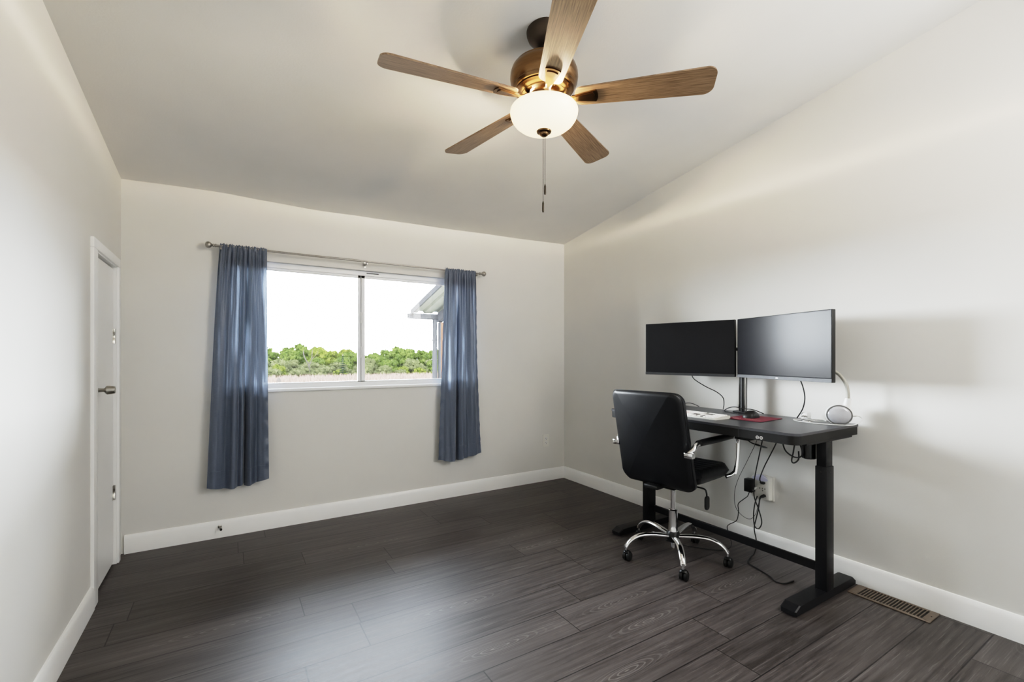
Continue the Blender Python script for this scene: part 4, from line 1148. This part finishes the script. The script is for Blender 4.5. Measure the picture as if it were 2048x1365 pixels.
loft(bm, [[(px0-.012, ye+.05, ze-.05), (px0+.010, ye+.05, ze-.05), (px0+.010, ye+.05, ze+.03), (px0-.012, ye+.05, ze+.03)], [(px0-.012, yh, ze-.05+sl*(ye-yh+.05)), (px0+.010, yh, ze-.05+sl*(ye-yh+.05)), (px0+.010, yh, ze+.03+sl*(ye-yh+.05)), (px0-.012, yh, ze+.03+sl*(ye-yh+.05))]]); link('rake_trim', bm, M['outw'], t_, smooth=0)
bm = newbm()
gp_ = [(0, 0), (.085, 0), (.095, .02), (.095, .085), (.085, .085), (.082, .03), (.012, .010), (.010, .085), (0, .085)]
loft(bm, [[(x, ye+.055+a_, ze-.105+b_) for a_, b_ in gp_] for x in (px0-.03, px1)]); link('gutter', bm, M['gutter'], t_, smooth=0)
bm = newbm()
xb = 2.865
loft(bm, [[(xb, ye-.03, ze-.155), (xb+.09, ye-.03, ze-.155), (xb+.09, ye-.03, ze-.02), (xb, ye-.03, ze-.02)], [(xb, yh, ze-.155+sl*(ye-yh)), (xb+.09, yh, ze-.155+sl*(ye-yh)), (xb+.09, yh, ze-.02+sl*(ye-yh)), (xb, yh, ze-.02+sl*(ye-yh))]]); link('side_beam', bm, M['outw'], t_, smooth=0)
bm = newbm(); pillow(bm, .10, .045, .02, .016, .003, fn=lambda a_, b_, c_: (xb-.004+c_, 6.50+a_, ze-.090+sl*.5+b_-sl*a_), n=5); link('vent_slot', bm, M['slot'], t_)
bm = newbm(); box(bm, (px0+.02, ye-.045, ze-.105), (px1, ye, ze-.025)); link('eave_board', bm, M['outw'], t_, smooth=0)
t_ = thing('porch_post', 'rough brown cedar porch post behind the white downspout', 'post', (2.945, 6.93, GZ))
bm = newbm(); box(bm, (2.895, 6.885, GZ+.003), (2.985, 6.975, ze-.158), .006, 2); link('post_shaft', bm, M['cedar'], t_)
bm = newbm(); box(bm, (2.885, 6.878, GZ+.003), (2.897, 6.982, ze-.158), .003, 1); link('corner_board', bm, M['outw'], t_, smooth=0)
t_ = thing('downspout', 'white metal downspout dropping from the porch gutter', 'downspout', (2.84, 7.0, GZ))
bm = newbm(); box(bm, (2.812, 6.955, GZ+.003), (2.868, 7.045, ze-.108), .006, 2); link('pipe', bm, M['outw'], t_)
bm = newbm(); box(bm, (2.806, 6.950, 1.45), (2.872, 7.050, 1.475), .003, 1); link('strap', bm, M['outw'], t_)

# ------------------------------------------------------------------ light
wd_ = bpy.data.worlds.new('sky'); S.world = wd_; wd_.use_nodes = True
N, L = wd_.node_tree.nodes, wd_.node_tree.links
bg = N['Background']
tc = N.new('ShaderNodeTexCoord'); sp = N.new('ShaderNodeSeparateXYZ'); L.new(tc.outputs['Generated'], sp.inputs[0])
rp = N.new('ShaderNodeValToRGB'); e = rp.color_ramp.elements
e[0].position = .5; e[0].color = (1.65, 1.72, 1.80, 1); e[1].position = 1.; e[1].color = (.16, .20, .26, 1)
for p_, c_ in ((.57, (1.35, 1.42, 1.5)), (.64, (.50, .53, .56))): k_ = e.new(p_); k_.color = (*c_, 1)
mth = N.new('ShaderNodeMath'); mth.operation = 'MULTIPLY_ADD'; mth.inputs[1].default_value = .5; mth.inputs[2].default_value = .5
L.new(sp.outputs['Z'], mth.inputs[0]); L.new(mth.outputs[0], rp.inputs['Fac']); L.new(rp.outputs['Color'], bg.inputs['Color'])
SKY = 29.0
bg.inputs['Strength'].default_value = SKY

def lamp(name, typ, loc, energy, color=(1, 1, 1), rot=None, **kw):
    l = bpy.data.lights.new(name, typ); l.energy = energy; l.color = color
    for k_, v_ in kw.items(): setattr(l, k_, v_)
    o = bpy.data.objects.new(name, l); COL.objects.link(o); o.location = loc
    if rot: o.rotation_euler = rot
    return o
p_ = lamp('window_portal', 'AREA', (.88, YF+.125, 1.412), 1, rot=(-pi/2, 0, 0), shape='RECTANGLE', size=1.80, size_y=.88); p_.data.cycles.is_portal = True
sun = lamp('sun', 'SUN', (0, 0, 10), 4.0, (1., .95, .86), rot=(radians(52), 0, radians(-35)), angle=.01)
WARM = (1., .80, .54)
for k_ in range(3):
    a_ = 2*pi*k_/3+.6
    lamp('fan_bulb', 'POINT', (fl.x+.058*cos(a_), fl.y+.058*sin(a_), 1.2+1.030*FS), 40, WARM, shadow_soft_size=.020)
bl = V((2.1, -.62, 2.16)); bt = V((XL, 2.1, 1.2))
lamp('room_fill', 'AREA', bl, 30, (1., .985, .965), rot=(bt-bl).to_track_quat('-Z', 'Y').to_euler(), shape='RECTANGLE', size=1.7, size_y=1.05)  # unseen fill lamp added to brighten the left and far walls

# exposure and shoulder: scene light times EXPO -> display-linear value
EXPO = 2.75
TONE = [(0, 0), (.025, .014), (.06, .045), (.12, .108), (.30, .295), (.55, .515), (.85, .67), (1.3, .78), (2.0, .87), (3.2, .95), (5.2, 1)]
WL = 5.2/EXPO
# ------------------------------------------------------------------ camera
cam = bpy.data.cameras.new('camera'); co = bpy.data.objects.new('camera', cam); COL.objects.link(co)
co.location = (0, 0, 1.2); co.rotation_euler = (pi/2, 0, -radians(31.6005))
cam.sensor_width = 36; cam.lens = 920/2048*36; cam.shift_y = (713-682.5)/2048; cam.clip_start = .02; cam.clip_end = 500
S.camera = co
S.view_settings.view_transform = 'Standard'
S.view_settings.look = 'None'
S.view_settings.exposure = 0.
# the photograph is a tone-mapped one: a gentle shoulder for the whole picture
vs = S.view_settings; vs.use_curve_mapping = True
cm = vs.curve_mapping; cm.white_level = (WL, WL, WL); cm.use_clip = True; cm.extend = 'HORIZONTAL'
cv = cm.curves[3]
for x_, y_ in TONE[1:-1]: cv.points.new(x_/(WL*EXPO), y_)
cv.points[0].location = (0, 0); cv.points[-1].location = (1, 1)
cm.update()
S.cycles.max_bounces = 10; S.cycles.diffuse_bounces = 6; S.cycles.transparent_max_bounces = 12
S.cycles.sample_clamp_indirect = 6.; S.cycles.use_denoising = True; S.cycles.caustics_reflective = False; S.cycles.caustics_refractive = False
